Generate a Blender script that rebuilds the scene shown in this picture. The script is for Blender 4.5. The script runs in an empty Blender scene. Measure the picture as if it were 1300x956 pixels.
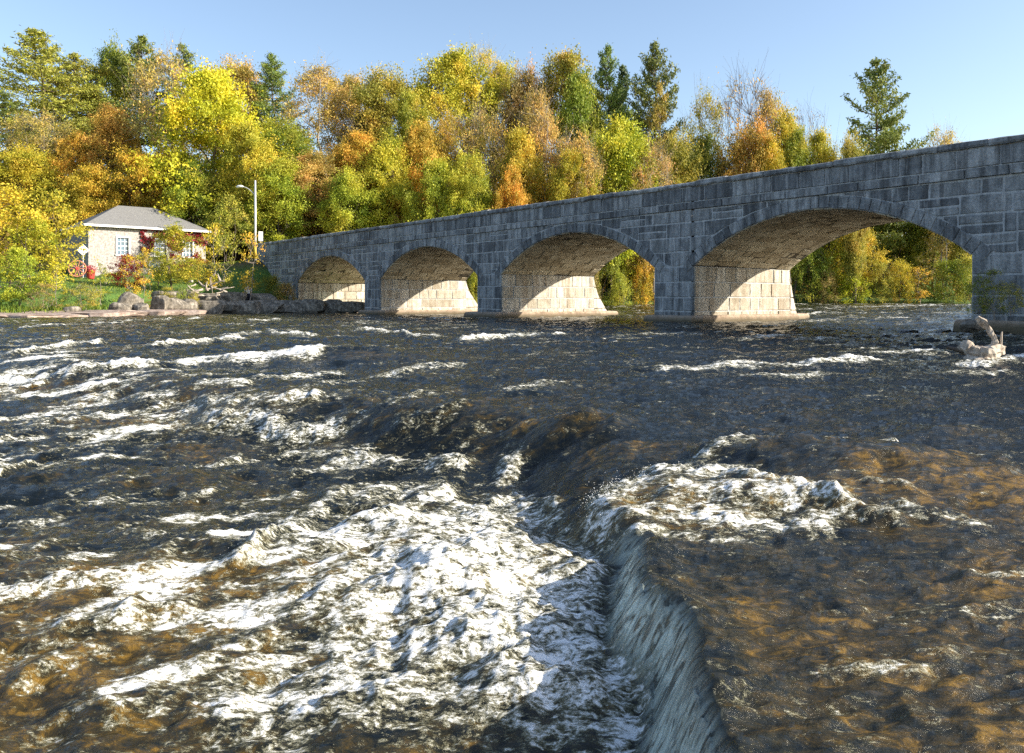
import bpy, math, random
import numpy as np
from mathutils import Vector

# ------------------------------------------------------------------ basics
scene = bpy.context.scene
COL = scene.collection
F, HX, HY, EYE = 1050.0, 650.0, 383.0, 1.07
R = math.radians

def at(x, y, Z):
    return ((x - HX) / F * Z, Z, EYE + (HY - y) / F * Z)

def tag(o, label=None, cat=None, group=None, kind=None):
    if label: o['label'] = label
    if cat: o['category'] = cat
    if group: o['group'] = group
    if kind: o['kind'] = kind
    return o

def empty(name, loc=(0, 0, 0), rz=0.0):
    o = bpy.data.objects.new(name, None)
    o.empty_display_size = 0.3
    o.location = loc
    o.rotation_euler = (0, 0, rz)
    COL.objects.link(o)
    return o

def obj(name, me, mat=None, parent=None):
    o = bpy.data.objects.new(name, me)
    COL.objects.link(o)
    if mat is not None and len(me.materials) == 0:
        me.materials.append(mat)
    if parent is not None:
        o.parent = parent
    return o

def mesh_np(name, V, Q, smooth=False, attrs=None):
    """V (n,3), Q (m,4) or (m,3) index arrays -> mesh"""
    V = np.asarray(V, np.float32); Q = np.asarray(Q, np.int32)
    me = bpy.data.meshes.new(name)
    me.vertices.add(len(V)); me.vertices.foreach_set('co', V.ravel())
    k = Q.shape[1]
    me.loops.add(Q.size); me.loops.foreach_set('vertex_index', Q.ravel())
    me.polygons.add(len(Q))
    me.polygons.foreach_set('loop_start', np.arange(0, Q.size, k, dtype=np.int32))
    me.polygons.foreach_set('loop_total', np.full(len(Q), k, np.int32))
    me.polygons.foreach_set('use_smooth', np.full(len(Q), smooth, bool))
    me.update(calc_edges=True)
    for an, av in (attrs or {}).items():
        a = me.attributes.new(an, 'FLOAT', 'POINT')
        a.data.foreach_set('value', np.asarray(av, np.float32).ravel())
    return me

class MB:
    """collects quads/tris as arrays"""
    def __init__(s): s.V = []; s.Q = []; s.n = 0; s.A = []
    def add(s, V, Q, a=None):
        V = np.asarray(V, float).reshape(-1, 3); Q = np.asarray(Q, int)
        if Q.shape[1] == 3: Q = np.c_[Q, Q[:, 2]]
        s.V.append(V); s.Q.append(Q + s.n); s.n += len(V)
        s.A.append(np.full(len(V), 0.5) if a is None else (np.full(len(V), a) if np.isscalar(a) else a))
    def box(s, c, d, rz=0.0, a=None):
        c = np.array(c, float); d = np.array(d, float) / 2
        v = np.array([[x, y, z] for z in (-1, 1) for y in (-1, 1) for x in (-1, 1)], float) * d
        if rz:
            ca, sa = math.cos(rz), math.sin(rz)
            v = np.c_[v[:, 0] * ca - v[:, 1] * sa, v[:, 0] * sa + v[:, 1] * ca, v[:, 2]]
        s.add(v + c, [[0, 2, 3, 1], [4, 5, 7, 6], [0, 1, 5, 4], [2, 6, 7, 3], [0, 4, 6, 2], [1, 3, 7, 5]], a)
    def tube(s, P, rad, n=6, a=None, cap=True):
        P = np.asarray(P, float); rad = np.broadcast_to(np.asarray(rad, float), (len(P),))
        T = np.gradient(P, axis=0); T /= (np.linalg.norm(T, axis=1)[:, None] + 1e-9)
        ref = np.array([0.31, 0.17, 0.93]) if abs(T[0, 2]) < .8 else np.array([1.0, .1, .05])
        U = np.cross(T, ref); U /= (np.linalg.norm(U, axis=1)[:, None] + 1e-9)
        W = np.cross(T, U)
        th = np.linspace(0, 2 * np.pi, n, endpoint=False)
        V = P[:, None] + rad[:, None, None] * (np.cos(th)[None, :, None] * U[:, None] + np.sin(th)[None, :, None] * W[:, None])
        Q = []
        for i in range(len(P) - 1):
            for j in range(n):
                k = (j + 1) % n
                Q.append([i * n + j, i * n + k, (i + 1) * n + k, (i + 1) * n + j])
        VV = V.reshape(-1, 3)
        if cap:
            VV = np.r_[VV, P[:1], P[-1:]]
            b = len(P) * n
            for j in range(n):
                k = (j + 1) % n
                Q.append([b, k, j, j]); Q.append([b + 1, (len(P) - 1) * n + j, (len(P) - 1) * n + k, (len(P) - 1) * n + k])
        s.add(VV, Q, a)
    def mesh(s, name, smooth=False, attr=None):
        V = np.concatenate(s.V); Q = np.concatenate(s.Q)
        tri = Q[:, 2] == Q[:, 3]
        if tri.any():
            me = bpy.data.meshes.new(name)
            fl = [tuple(q[:3]) if t else tuple(q) for q, t in zip(Q.tolist(), tri.tolist())]
            me.from_pydata(V.tolist(), [], fl)
            if smooth: me.polygons.foreach_set('use_smooth', np.ones(len(me.polygons), bool))
            me.update()
            if attr:
                a = me.attributes.new(attr, 'FLOAT', 'POINT'); a.data.foreach_set('value', np.concatenate(s.A).astype(np.float32))
            return me
        return mesh_np(name, V, Q, smooth, {attr: np.concatenate(s.A)} if attr else None)

# ------------------------------------------------------------------ noise
def _hash(ix, iy, seed):
    h = (ix.astype(np.int64) * 374761393 + iy.astype(np.int64) * 668265263 + seed * 1274126177) & 0x7fffffff
    h = (h ^ (h >> 13)) * 1274126177 & 0x7fffffff
    return ((h ^ (h >> 16)) & 0xffff) / 65535.0

def vnoise(x, y, seed=0):
    ix = np.floor(x); iy = np.floor(y); fx = x - ix; fy = y - iy
    ix = ix.astype(np.int64); iy = iy.astype(np.int64)
    fx = fx * fx * fx * (fx * (fx * 6 - 15) + 10); fy = fy * fy * fy * (fy * (fy * 6 - 15) + 10)
    a = _hash(ix, iy, seed); b = _hash(ix + 1, iy, seed); c = _hash(ix, iy + 1, seed); d = _hash(ix + 1, iy + 1, seed)
    return (a + (b - a) * fx) * (1 - fy) + (c + (d - c) * fx) * fy

def fbm(x, y, seed=0, octv=4, gain=.5):
    s = 0; amp = 1; tot = 0
    for o in range(octv):
        s = s + amp * vnoise(x * 2 ** o + 13.7 * o, y * 2 ** o - 7.3 * o, seed + o); tot += amp; amp *= gain
    return s / tot

def ss(e0, e1, x):
    t = np.clip((x - e0) / (e1 - e0), 0, 1); return t * t * (3 - 2 * t)

def segdist(px, py, pts):
    """distance to polyline, side sign, arclength parameter (index)"""
    best = np.full(px.shape, 1e9); side = np.ones(px.shape)
    for i in range(len(pts) - 1):
        ax, ay = pts[i]; bx, by = pts[i + 1]
        dx, dy = bx - ax, by - ay; L2 = dx * dx + dy * dy
        t = np.clip(((px - ax) * dx + (py - ay) * dy) / L2, 0, 1)
        ex = px - ax - t * dx; ey = py - ay - t * dy
        d = np.hypot(ex, ey)
        m = d < best
        cr = dx * (py - ay) - dy * (px - ax)
        best = np.where(m, d, best); side = np.where(m, np.sign(cr), side)
    return best, side

# ------------------------------------------------------------------ materials
def new_mat(name):
    m = bpy.data.materials.new(name); m.use_nodes = True
    nt = m.node_tree; b = nt.nodes['Principled BSDF']
    return m, nt, b

def N(nt, typ, **kw):
    n = nt.nodes.new(typ)
    for k, v in kw.items():
        if k.startswith('i_'):
            n.inputs[k[2:].replace('_', ' ')].default_value = v
        else:
            setattr(n, k, v)
    return n

def ramp(nt, stops, src=None):
    r = nt.nodes.new('ShaderNodeValToRGB')
    e = r.color_ramp.elements
    while len(e) < len(stops): e.new(0.5)
    for el, (p, c) in zip(e, stops):
        el.position = p; el.color = (c[0], c[1], c[2], 1) if not np.isscalar(c) else (c, c, c, 1)
    if src is not None: nt.links.new(src, r.inputs['Fac'])
    return r

def mixc(nt, f, a, b, typ='MIX'):
    m = nt.nodes.new('ShaderNodeMix'); m.data_type = 'RGBA'; m.blend_type = typ
    for s, v in ((m.inputs[0], f), (m.inputs[6], a), (m.inputs[7], b)):
        if hasattr(v, 'is_linked') or isinstance(v, bpy.types.NodeSocket): nt.links.new(v, s)
        elif np.isscalar(v): s.default_value = v
        else: s.default_value = (v[0], v[1], v[2], 1)
    return m.outputs[2]

def math_(nt, op, a, b=None, clamp=False):
    m = nt.nodes.new('ShaderNodeMath'); m.operation = op; m.use_clamp = clamp
    for s, v in ((m.inputs[0], a), (m.inputs[1], b)):
        if v is None: continue
        if isinstance(v, bpy.types.NodeSocket): nt.links.new(v, s)
        else: s.default_value = v
    return m.outputs[0]

def noise(nt, vec, scale, detail=4, rough=.55, dist=0.0):
    n = nt.nodes.new('ShaderNodeTexNoise')
    n.inputs['Scale'].default_value = scale; n.inputs['Detail'].default_value = detail
    n.inputs['Roughness'].default_value = rough; n.inputs['Distortion'].default_value = dist
    if vec is not None: nt.links.new(vec, n.inputs['Vector'])
    return n

def coords(nt, scale=(1, 1, 1), rot=(0, 0, 0), geo=False):
    tc = nt.nodes.new('ShaderNodeNewGeometry' if geo else 'ShaderNodeTexCoord')
    mp = nt.nodes.new('ShaderNodeMapping')
    mp.inputs['Scale'].default_value = scale; mp.inputs['Rotation'].default_value = rot
    nt.links.new(tc.outputs['Position' if geo else 'Object'], mp.inputs['Vector'])
    return mp.outputs[0]

def bump(nt, h, strength, dist, b):
    n = nt.nodes.new('ShaderNodeBump'); n.inputs['Strength'].default_value = strength; n.inputs['Distance'].default_value = dist
    nt.links.new(h, n.inputs['Height']); nt.links.new(n.outputs[0], b.inputs['Normal']); return n

def stone_mat(name, c_dark, c_mid, c_light, stain=.5, bumpd=.03, scale=1.0, islands=True, rough=.9, stainc=(.03, .03, .03), wet=0, pale=0):
    m, nt, b = new_mat(name)
    v = coords(nt)
    n1 = noise(nt, v, 2.2 * scale, 6, .62); n2 = noise(nt, v, 14 * scale, 5, .65)
    vs = coords(nt, (3.5, 3.5, .35)); n3 = noise(nt, vs, 1.0 * scale, 5, .6)
    base = ramp(nt, [(.33, c_dark), (.5, c_mid), (.67, c_light)])
    if islands:
        g = nt.nodes.new('ShaderNodeNewGeometry')
        isl = g.outputs['Random Per Island']
        mixv = math_(nt, 'ADD', math_(nt, 'MULTIPLY', isl, .36), math_(nt, 'MULTIPLY', n1.outputs[0], .64))
    else:
        mixv = n1.outputs[0]
    nt.links.new(mixv, base.inputs[0])
    st = ramp(nt, [(.42, 0.0), (.62, 1.0)], n3.outputs[0])
    c = mixc(nt, math_(nt, 'MULTIPLY', st.outputs[0], stain), base.outputs[0], stainc)
    sp = ramp(nt, [(.35, .55), (.65, 1.15)], n2.outputs[0])
    c = mixc(nt, .6, c, sp.outputs[0], 'MULTIPLY')
    if pale:
        n4 = noise(nt, coords(nt, (2.2, 2.2, .3)), 1.7, 5, .7)
        pr = ramp(nt, [(.55, 0.0), (.72, 1.0)], n4.outputs[0])
        c = mixc(nt, math_(nt, 'MULTIPLY', pr.outputs[0], pale), c, (.55, .57, .58))
    if wet:
        sz = nt.nodes.new('ShaderNodeSeparateXYZ'); nt.links.new(coords(nt), sz.inputs[0])
        zz_ = math_(nt, 'ADD', sz.outputs[2], math_(nt, 'MULTIPLY', n1.outputs[0], -.35))
        wr = ramp(nt, [(0.0, 1.0), (.22, 0.0)], zz_)
        c = mixc(nt, math_(nt, 'MULTIPLY', wr.outputs[0], wet), c, (.09, .075, .045))
    nt.links.new(c, b.inputs['Base Color'])
    b.inputs['Roughness'].default_value = rough
    b.inputs['Specular IOR Level'].default_value = .25
    hh = math_(nt, 'ADD', math_(nt, 'MULTIPLY', n1.outputs[0], .6), math_(nt, 'MULTIPLY', n2.outputs[0], .4))
    bump(nt, hh, .8, bumpd, b)
    return m

M = {}
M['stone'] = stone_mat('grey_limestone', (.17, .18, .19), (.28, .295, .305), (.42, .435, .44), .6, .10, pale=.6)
M['mortar'] = stone_mat('pale_mortar', (.38, .41, .43), (.48, .5, .51), (.56, .57, .57), .3, .01, 2, False)
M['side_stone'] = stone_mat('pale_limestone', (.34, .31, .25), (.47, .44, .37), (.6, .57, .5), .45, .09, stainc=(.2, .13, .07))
M['soffit'] = stone_mat('rubble_limestone', (.38, .32, .22), (.54, .47, .34), (.66, .60, .46), .2, .07, 1.4, stainc=(.06, .045, .03))  # light bounced up off the water is put into this paler, warmer base
M['joint'] = stone_mat('dark_joint', (.1, .085, .065), (.15, .13, .10), (.2, .17, .14), .3, .02, 2, False)
M['footing'] = stone_mat('pinkish_concrete', (.27, .2, .15), (.40, .31, .23), (.5, .41, .33), .3, .03, 1, False, stainc=(.1, .07, .04), wet=.9)
M['boulder'] = stone_mat('grey_boulder', (.10, .09, .07), (.24, .21, .17), (.42, .38, .32), .5, .06, 1.5, False)
M['shore_rock'] = stone_mat('pink_shore_rock', (.22, .16, .13), (.38, .29, .24), (.5, .41, .35), .3, .05, .8, False)
M['house_stone'] = stone_mat('house_stone', (.24, .215, .20), (.42, .385, .36), (.58, .54, .5), .2, .03, 2.5, False)

def plain_mat(name, c, rough=.6, metal=0.0, var=.15, sc=8):
    m, nt, b = new_mat(name)
    n = noise(nt, coords(nt), sc, 4)
    r = ramp(nt, [(.3, tuple(x * (1 - var) for x in c)), (.7, tuple(min(1, x * (1 + var)) for x in c))], n.outputs[0])
    nt.links.new(r.outputs[0], b.inputs['Base Color'])
    b.inputs['Roughness'].default_value = rough; b.inputs['Metallic'].default_value = metal
    return m
M['white'] = plain_mat('white_paint', (.78, .78, .76), .5, var=.05)
M['galv'] = plain_mat('galvanised_metal', (.55, .56, .57), .45, .3, .08)
M['shingle'] = stone_mat('grey_shingle', (.15, .15, .15), (.20, .2, .2), (.26, .26, .255), .2, .01, 4, False)
M['pane'] = plain_mat('window_glass', (.10, .16, .22), .08, var=.4, sc=2)
M['road'] = plain_mat('asphalt', (.055, .055, .057), .9, var=.25, sc=3)
M['redpaint'] = plain_mat('red_paint', (.45, .05, .04), .5)
M['sign_back'] = plain_mat('sign_face', (.75, .76, .76), .4, .0, .04)
M['orange_wood'] = plain_mat('weathered_wheel_wood', (.42, .17, .1), .7)
M['yellow'] = plain_mat('yellow_paint', (.75, .5, .06), .6)
M['skin'] = plain_mat('skin', (.5, .32, .24), .6)
M['shirt'] = plain_mat('white_shirt', (.7, .7, .7), .9)
M['trousers'] = plain_mat('dark_trousers', (.03, .03, .045), .9)
M['hair'] = plain_mat('dark_hair', (.03, .02, .015), .8)

def bark_mat(name, c0, c1):
    m, nt, b = new_mat(name)
    n = noise(nt, coords(nt, (6, 6, 1.2)), 1.5, 5, .65)
    r = ramp(nt, [(.3, c0), (.7, c1)], n.outputs[0])
    nt.links.new(r.outputs[0], b.inputs['Base Color']); b.inputs['Roughness'].default_value = .95
    bump(nt, n.outputs[0], .7, .04, b); return m
M['bark'] = bark_mat('grey_brown_bark', (.06, .045, .032), (.16, .125, .095))
M['palebark'] = bark_mat('pale_bark', (.17, .14, .11), (.38, .33, .27))
M['driftwood'] = bark_mat('driftwood', (.20, .15, .11), (.62, .55, .46))

def leaf_mat(name, rough=.55, trans=.35, hue=.035, valr=(.4, 1.45), fixed=None, var=0):
    m, nt, b = new_mat(name)
    oi = nt.nodes.new('ShaderNodeObjectInfo')
    at_ = nt.nodes.new('ShaderNodeAttribute'); at_.attribute_name = 'tone'
    hs = nt.nodes.new('ShaderNodeHueSaturation')
    if fixed: hs.inputs['Color'].default_value = (*fixed, 1)
    elif var:
        pn = noise(nt, coords(nt, geo=True), .28, 3, .6)
        vr = ramp(nt, [(.42, (.22, .33, .03)), (.55, (.60, .55, .05)), (.66, (.66, .42, .07))], pn.outputs[0])
        nt.links.new(mixc(nt, var, oi.outputs['Color'], vr.outputs[0]), hs.inputs['Color'])
    else: nt.links.new(oi.outputs['Color'], hs.inputs['Color'])
    mr = nt.nodes.new('ShaderNodeMapRange'); nt.links.new(at_.outputs['Fac'], mr.inputs[0])
    mr.inputs[3].default_value = .5 - hue; mr.inputs[4].default_value = .5 + hue
    mv = nt.nodes.new('ShaderNodeMapRange'); nt.links.new(at_.outputs['Fac'], mv.inputs[0])
    mv.inputs[3].default_value = valr[1]; mv.inputs[4].default_value = valr[0]
    nt.links.new(mr.outputs[0], hs.inputs['Hue']); nt.links.new(mv.outputs[0], hs.inputs['Value'])
    nt.links.new(hs.outputs[0], b.inputs['Base Color'])
    b.inputs['Roughness'].default_value = rough; b.inputs['Specular IOR Level'].default_value = .3
    tr = nt.nodes.new('ShaderNodeBsdfTranslucent'); nt.links.new(hs.outputs[0], tr.inputs[0])
    mx = nt.nodes.new('ShaderNodeMixShader'); mx.inputs[0].default_value = trans
    out = nt.nodes['Material Output']
    nt.links.new(b.outputs[0], mx.inputs[1]); nt.links.new(tr.outputs[0], mx.inputs[2]); nt.links.new(mx.outputs[0], out.inputs[0])
    return m
M['leaf'] = leaf_mat('autumn_leaf', hue=.03)
M['treeleaf'] = leaf_mat('tree_leaf', hue=.03, var=.32)
M['needle'] = leaf_mat('pine_needles', hue=.03, trans=.2, valr=(.6, 1.3))
M['grassblade'] = leaf_mat('grass_blades', hue=.05, trans=.3)

# ------------------------------------------------------------------ bridge geometry
P0 = np.array([-18.85, 72.8]); UT = np.array([.622, -.783]); UN = np.array([.783, .622])
BR = math.atan2(-.783, .622)
def bw(t, w, z=0):   # bridge to world
    p = P0 + UT * t + UN * w
    return (p[0], p[1], z)
SPAN, PIERW, DEPTH = 12.2, 2.44, 7.7
ZS, RISE = 2.72, 2.1
RAD = (SPAN ** 2 / 4 + RISE ** 2) / (2 * RISE); ZC = ZS + RISE - RAD
RING = .52
ZSTR0, ZSTR1, ZPAR, ZTOP = 5.34, 5.72, 6.42, 6.66
arch_t = [i * (SPAN + PIERW) for i in range(5)]
T0, T1 = -9.5, 84.0

def arc_z(t, r):
    """height of a circle of radius r about the nearest arch centre; -inf outside it"""
    z = np.full_like(np.asarray(t, float), -1e3)
    for a in arch_t:
        c = a + SPAN / 2; d = np.abs(t - c)
        z = np.where(d < r, np.maximum(z, ZC + np.sqrt(np.maximum(r * r - d * d, 0))), z)
    return z

def block(mb, fn, wu, wv, rng, bulge=.04, gap=.012, amp=.015, res=.16, back=-.03):
    """a dressed stone: fn(u,v,d) maps metres u in 0..wu, v in 0..wv and outward d"""
    gu = min(gap, wu * .2); gv = min(gap, wv * .2)
    e = min(.035, wu * .2, wv * .2)
    def ax(w, g):
        n = max(2, int((w - 2 * g) / res))
        return np.r_[g, g + e * .35, np.linspace(g + e, w - g - e, n), w - g - e * .35, w - g]
    U, V = np.meshgrid(ax(wu, gu), ax(wv, gv), indexing='ij')
    du = np.minimum(U - gu, wu - gu - U); dv = np.minimum(V - gv, wv - gv - V)
    d = np.clip(np.minimum(du, dv) / e, 0, 1)
    s = rng.integers(0, 9999)
    D = back + (bulge * rng.uniform(.6, 1.3) - back) * np.sqrt(d) + (fbm(U * 3, V * 3, int(s), 3) - .5) * 2 * amp * (d > .9)
    tu, tv = rng.normal(0, .012, 2)
    D = D + (d > .5) * (tu * (U - wu / 2) + tv * (V - wv / 2))
    jit = (fbm(U * 5, V * 5, int(s) + 5, 2) - .5) * .07
    Pn = fn(np.clip(U + jit * (du < e * .5), 0, wu), V, D)
    nu, nv = U.shape
    idx = np.arange(nu * nv).reshape(nu, nv)
    Q = np.stack([idx[:-1, :-1], idx[1:, :-1], idx[1:, 1:], idx[:-1, 1:]], -1).reshape(-1, 4)
    mb.add(Pn.reshape(-1, 3), Q)

rng = np.random.default_rng(5)
bridge = empty('stone_arch_bridge', (P0[0], P0[1], 0), BR)
tag(bridge, 'long grey stone bridge of round arches crossing the whole river, its near face in shade', 'bridge')

# spandrel wall: courses
zones = {i: MB() for i in range(6)}
def zone(t): return int(min(max((t + SPAN / 2 + PIERW) // (SPAN + PIERW), 0), 5))
courses = [.0, .62, 1.28, 2.0, ZS, 3.42, 4.1, 4.78, ZSTR0]
def in_arch(t):
    for a in arch_t:
        if a < t < a + SPAN: return True
    return False
for ci in range(len(courses) - 1):
    z0, z1 = courses[ci], courses[ci + 1]
    t = T0
    while t < T1:
        w = rng.uniform(.55, 1.9) if rng.random() < .8 else rng.uniform(.35, .6)
        a, b_ = t, min(t + w, T1); t += w
        # split the small courses
        parts = [(z0, z1)]
        if rng.random() < .2 and z0 > 2.6: parts = [(z0, z0 + .34), (z0 + .34, z1)]
        for (y0, y1) in parts:
            if y1 <= ZS + .01:   # pier / abutment zone: clip at arch sides
                segs = []
                cur = a
                for ar in arch_t + [1e9]:
                    if cur >= b_: break
                    if cur < ar:
                        e = min(b_, ar)
                        if e - cur > .08: segs.append((cur, e))
                    cur = max(cur, ar + SPAN)
                for s0, s1 in segs:
                    if s1 - s0 < .3 and s1 - s0 > 0: pass
                    def fn(U, V, D, s0=s0, y0=y0): return np.stack([s0 + U, -D, y0 + V], -1)
                    block(zones[zone((s0 + s1) / 2)], fn, s1 - s0, y1 - y0, rng, .03, .02)
            else:
                ts = np.linspace(a, b_, 25)
                zb = np.maximum(y0, arc_z(ts, RAD + RING))
                ok = zb < y1 - .08
                if not ok.any(): continue
                i0, i1 = np.argmax(ok), len(ok) - 1 - np.argmax(ok[::-1])
                if not ok[i0:i1 + 1].all(): 
                    # arch crown in the middle: keep the left run
                    k = i0
                    while k < i1 and ok[k + 1]: k += 1
                    runs = [(i0, k)]
                    k2 = i1
                    while k2 > i0 and ok[k2 - 1]: k2 -= 1
                    runs.append((k2, i1))
                else: runs = [(i0, i1)]
                for (q0, q1) in runs:
                    s0, s1 = ts[q0], ts[q1]
                    if s1 - s0 < .12: continue
                    def fn(U, V, D, s0=s0, y0=y0, y1=y1):
                        tt = s0 + U
                        lo = np.maximum(y0, arc_z(tt, RAD + RING))
                        return np.stack([tt, -D, lo + V / (y1 - y0) * (y1 - lo)], -1)
                    block(zones[zone((s0 + s1) / 2)], fn, s1 - s0, y1 - y0, rng, .03, .02)
def warp_mb(mb, ay=.05):
    for k in range(len(mb.V)):
        v = mb.V[k]; a_ = v[:, 0]; z_ = v[:, 2]
        v[:, 2] = z_ + (fbm(a_ * .55, z_ * .9, 301, 3) - .5) * ay * 1.6; v[:, 0] = a_ + (fbm(a_ * .8 + 50, z_ * 1.1, 302, 3) - .5) * ay
for z_ in zones.values(): warp_mb(z_)
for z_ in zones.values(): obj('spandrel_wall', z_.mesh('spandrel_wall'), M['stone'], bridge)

# backing (mortar) near and far faces + deck
bk = MB()
ts = np.unique(np.round(np.r_[np.arange(T0, T1, .25), T1, [a for a in arch_t], [a + SPAN for a in arch_t], [a + 1e-3 for a in arch_t], [a + SPAN - 1e-3 for a in arch_t]], 4))
inside = np.array([in_arch(t) for t in ts])
zlo = np.where(inside, arc_z(ts, RAD), -1.5)
for yy in (-.004, DEPTH):
    for i in range(len(ts) - 1):
        za, zb = zlo[i], zlo[i + 1]
        if abs(za - zb) > 2: continue
        q = [[ts[i], yy, za], [ts[i + 1], yy, zb], [ts[i + 1], yy, ZTOP - .2], [ts[i], yy, ZTOP - .2]]
        bk.add(q, [[0, 1, 2, 3]])
bk.add([[T0, .012, -1], [T0, DEPTH, -1], [T0, DEPTH, ZPAR], [T0, .012, ZPAR]], [[0, 1, 2, 3]])
obj('wall_core', bk.mesh('wall_core'), M['mortar'], bridge)
dk = MB(); dk.box(((T0 + T1) / 2, DEPTH / 2, 5.3), (T1 - T0 - .1, DEPTH - 1.2, .3)); obj('deck', dk.mesh('deck'), M['road'], bridge)

# string course, parapet, coping
def row(name, z0, z1, y0, wr, matn, bulge, wob=.0, both=True):
    mb = MB(); t = T0
    while t < T1:
        w = rng.uniform(*wr); a, b_ = t, min(t + w, T1); t += w
        dz = rng.normal(0, wob); dy = rng.normal(0, wob)
        if b_ - a < .15: continue
        def fn(U, V, D, a=a): return np.stack([a + U, y0 - D + dy, z0 + V + dz], -1)
        block(mb, fn, b_ - a, z1 - z0, rng, bulge, gap=.008, back=-.12)
    obj(name, mb.mesh(name), M[matn], bridge)
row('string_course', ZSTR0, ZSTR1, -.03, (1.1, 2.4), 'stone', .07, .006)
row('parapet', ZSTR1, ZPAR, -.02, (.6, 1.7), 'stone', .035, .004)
cp = MB(); t = T0 - .1
while t < T1:
    w = rng.uniform(1.3, 2.6); zt = ZTOP + rng.normal(0, .02); yo = rng.normal(0, .015)
    n = 9; m_ = 7
    u = np.linspace(t + .01, min(t + w, T1) - .01, n); 
    prof = [(.12, ZPAR), (-.10, ZPAR + .01), (-.14, ZPAR + .08), (-.12, zt - .04), (-.02, zt + .01), (.3, zt + .03), (.56, zt - .02), (.6, ZPAR)]
    V = []
    for k, (y, z) in enumerate(prof):
        nz = (fbm(u * 2, u * 0 + k, 3 + int(t * 7), 3) - .5)
        V.append(np.stack([u, y + yo + nz * .05, z + nz * (.06 if 0 < k < 7 else 0)], -1))
    V = np.stack(V, 1).reshape(-1, 3); mm = len(prof)
    idx = np.arange(n * mm).reshape(n, mm)
    Q = np.stack([idx[:-1, :-1], idx[1:, :-1], idx[1:, 1:], idx[:-1, 1:]], -1).reshape(-1, 4)
    cp.add(V, Q)
    for k in (0, n - 1):
        r0 = idx[k]; 
        cp.add(V[r0], [[0, 1, 2, 7], [2, 3, 6, 7], [3, 4, 5, 6]])
    t += w
obj('coping', cp.mesh('coping'), M['stone'], bridge)
pb = MB(); pb.box(((T0 + T1) / 2, .33, (5.45 + ZPAR) / 2), (T1 - T0 - .2, .42, ZPAR - 5.45 - .01)); obj('parapet_core', pb.mesh('parapet_core'), M['mortar'], bridge)
pf = MB(); pf.box(((T0 + T1) / 2, DEPTH - .33, (5.45 + ZTOP) / 2), (T1 - T0, .5, ZTOP - 5.45)); obj('far_parapet', pf.mesh('far_parapet'), M['stone'], bridge)

# arches: ring + soffit
half = math.asin(SPAN / 2 / RAD)
for ai, a in enumerate(arch_t):
    c = a + SPAN / 2
    nv = 33
    for sgn_y, y0 in ((-1, 0.0), (1, DEPTH)):
        rg = MB()
        edges = np.linspace(-half - .045, half + .045, nv + 1)
        edges[1:-1] += rng.normal(0, .004, nv - 1)
        for k in range(nv):
            th0, th1 = edges[k], edges[k + 1]
            def fn(U, V, D, th0=th0, th1=th1):
                th = th0 + U / .6 * (th1 - th0); r = RAD + .003 + V
                return np.stack([c + r * np.sin(th), y0 + sgn_y * (D + .012), ZC + r * np.cos(th)], -1)
            hgt = RING + rng.uniform(-.04, .03)
            block(rg, fn, .6, hgt, rng, .05, gap=.012, res=.13, back=0.0)
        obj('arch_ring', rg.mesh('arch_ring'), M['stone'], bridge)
    sf = MB(); cr = 30
    for k in range(cr):
        th0 = -half + 2 * half * k / cr; th1 = -half + 2 * half * (k + 1) / cr
        wv = (th1 - th0) * RAD; y = -.03
        while y < DEPTH:
            L = rng.uniform(.5, 1.7); y1 = min(y + L, DEPTH)
            if DEPTH - y1 < .3: y1 = DEPTH
            off = -abs(rng.normal(0, .018)) if rng.random() < .82 else -rng.uniform(.05, .1)
            def fn(U, V, D, th0=th0, y=y, off=off):
                th = th0 + V / RAD; r = RAD - D - off
                return np.stack([c + r * np.sin(th), y + U, ZC + r * np.cos(th)], -1)
            if y1 - y > .1: block(sf, fn, y1 - y, wv, rng, .03, gap=.006, amp=.02, res=.2, back=-.05)
            y = y1
    obj('arch_soffit', sf.mesh('arch_soffit'), M['soffit'], bridge)
    cb = MB(); th = np.linspace(-half - .03, half + .03, 30)
    V = np.concatenate([np.stack([c + (RAD + .07) * np.sin(th), np.full(30, yy), ZC + (RAD + .07) * np.cos(th)], -1) for yy in (.02, DEPTH - .02)])
    cb.add(V, [[i, i + 1, 31 + i, 30 + i] for i in range(29)]); obj('vault_backing', cb.mesh('vault_backing'), M['joint'], bridge)

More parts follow.
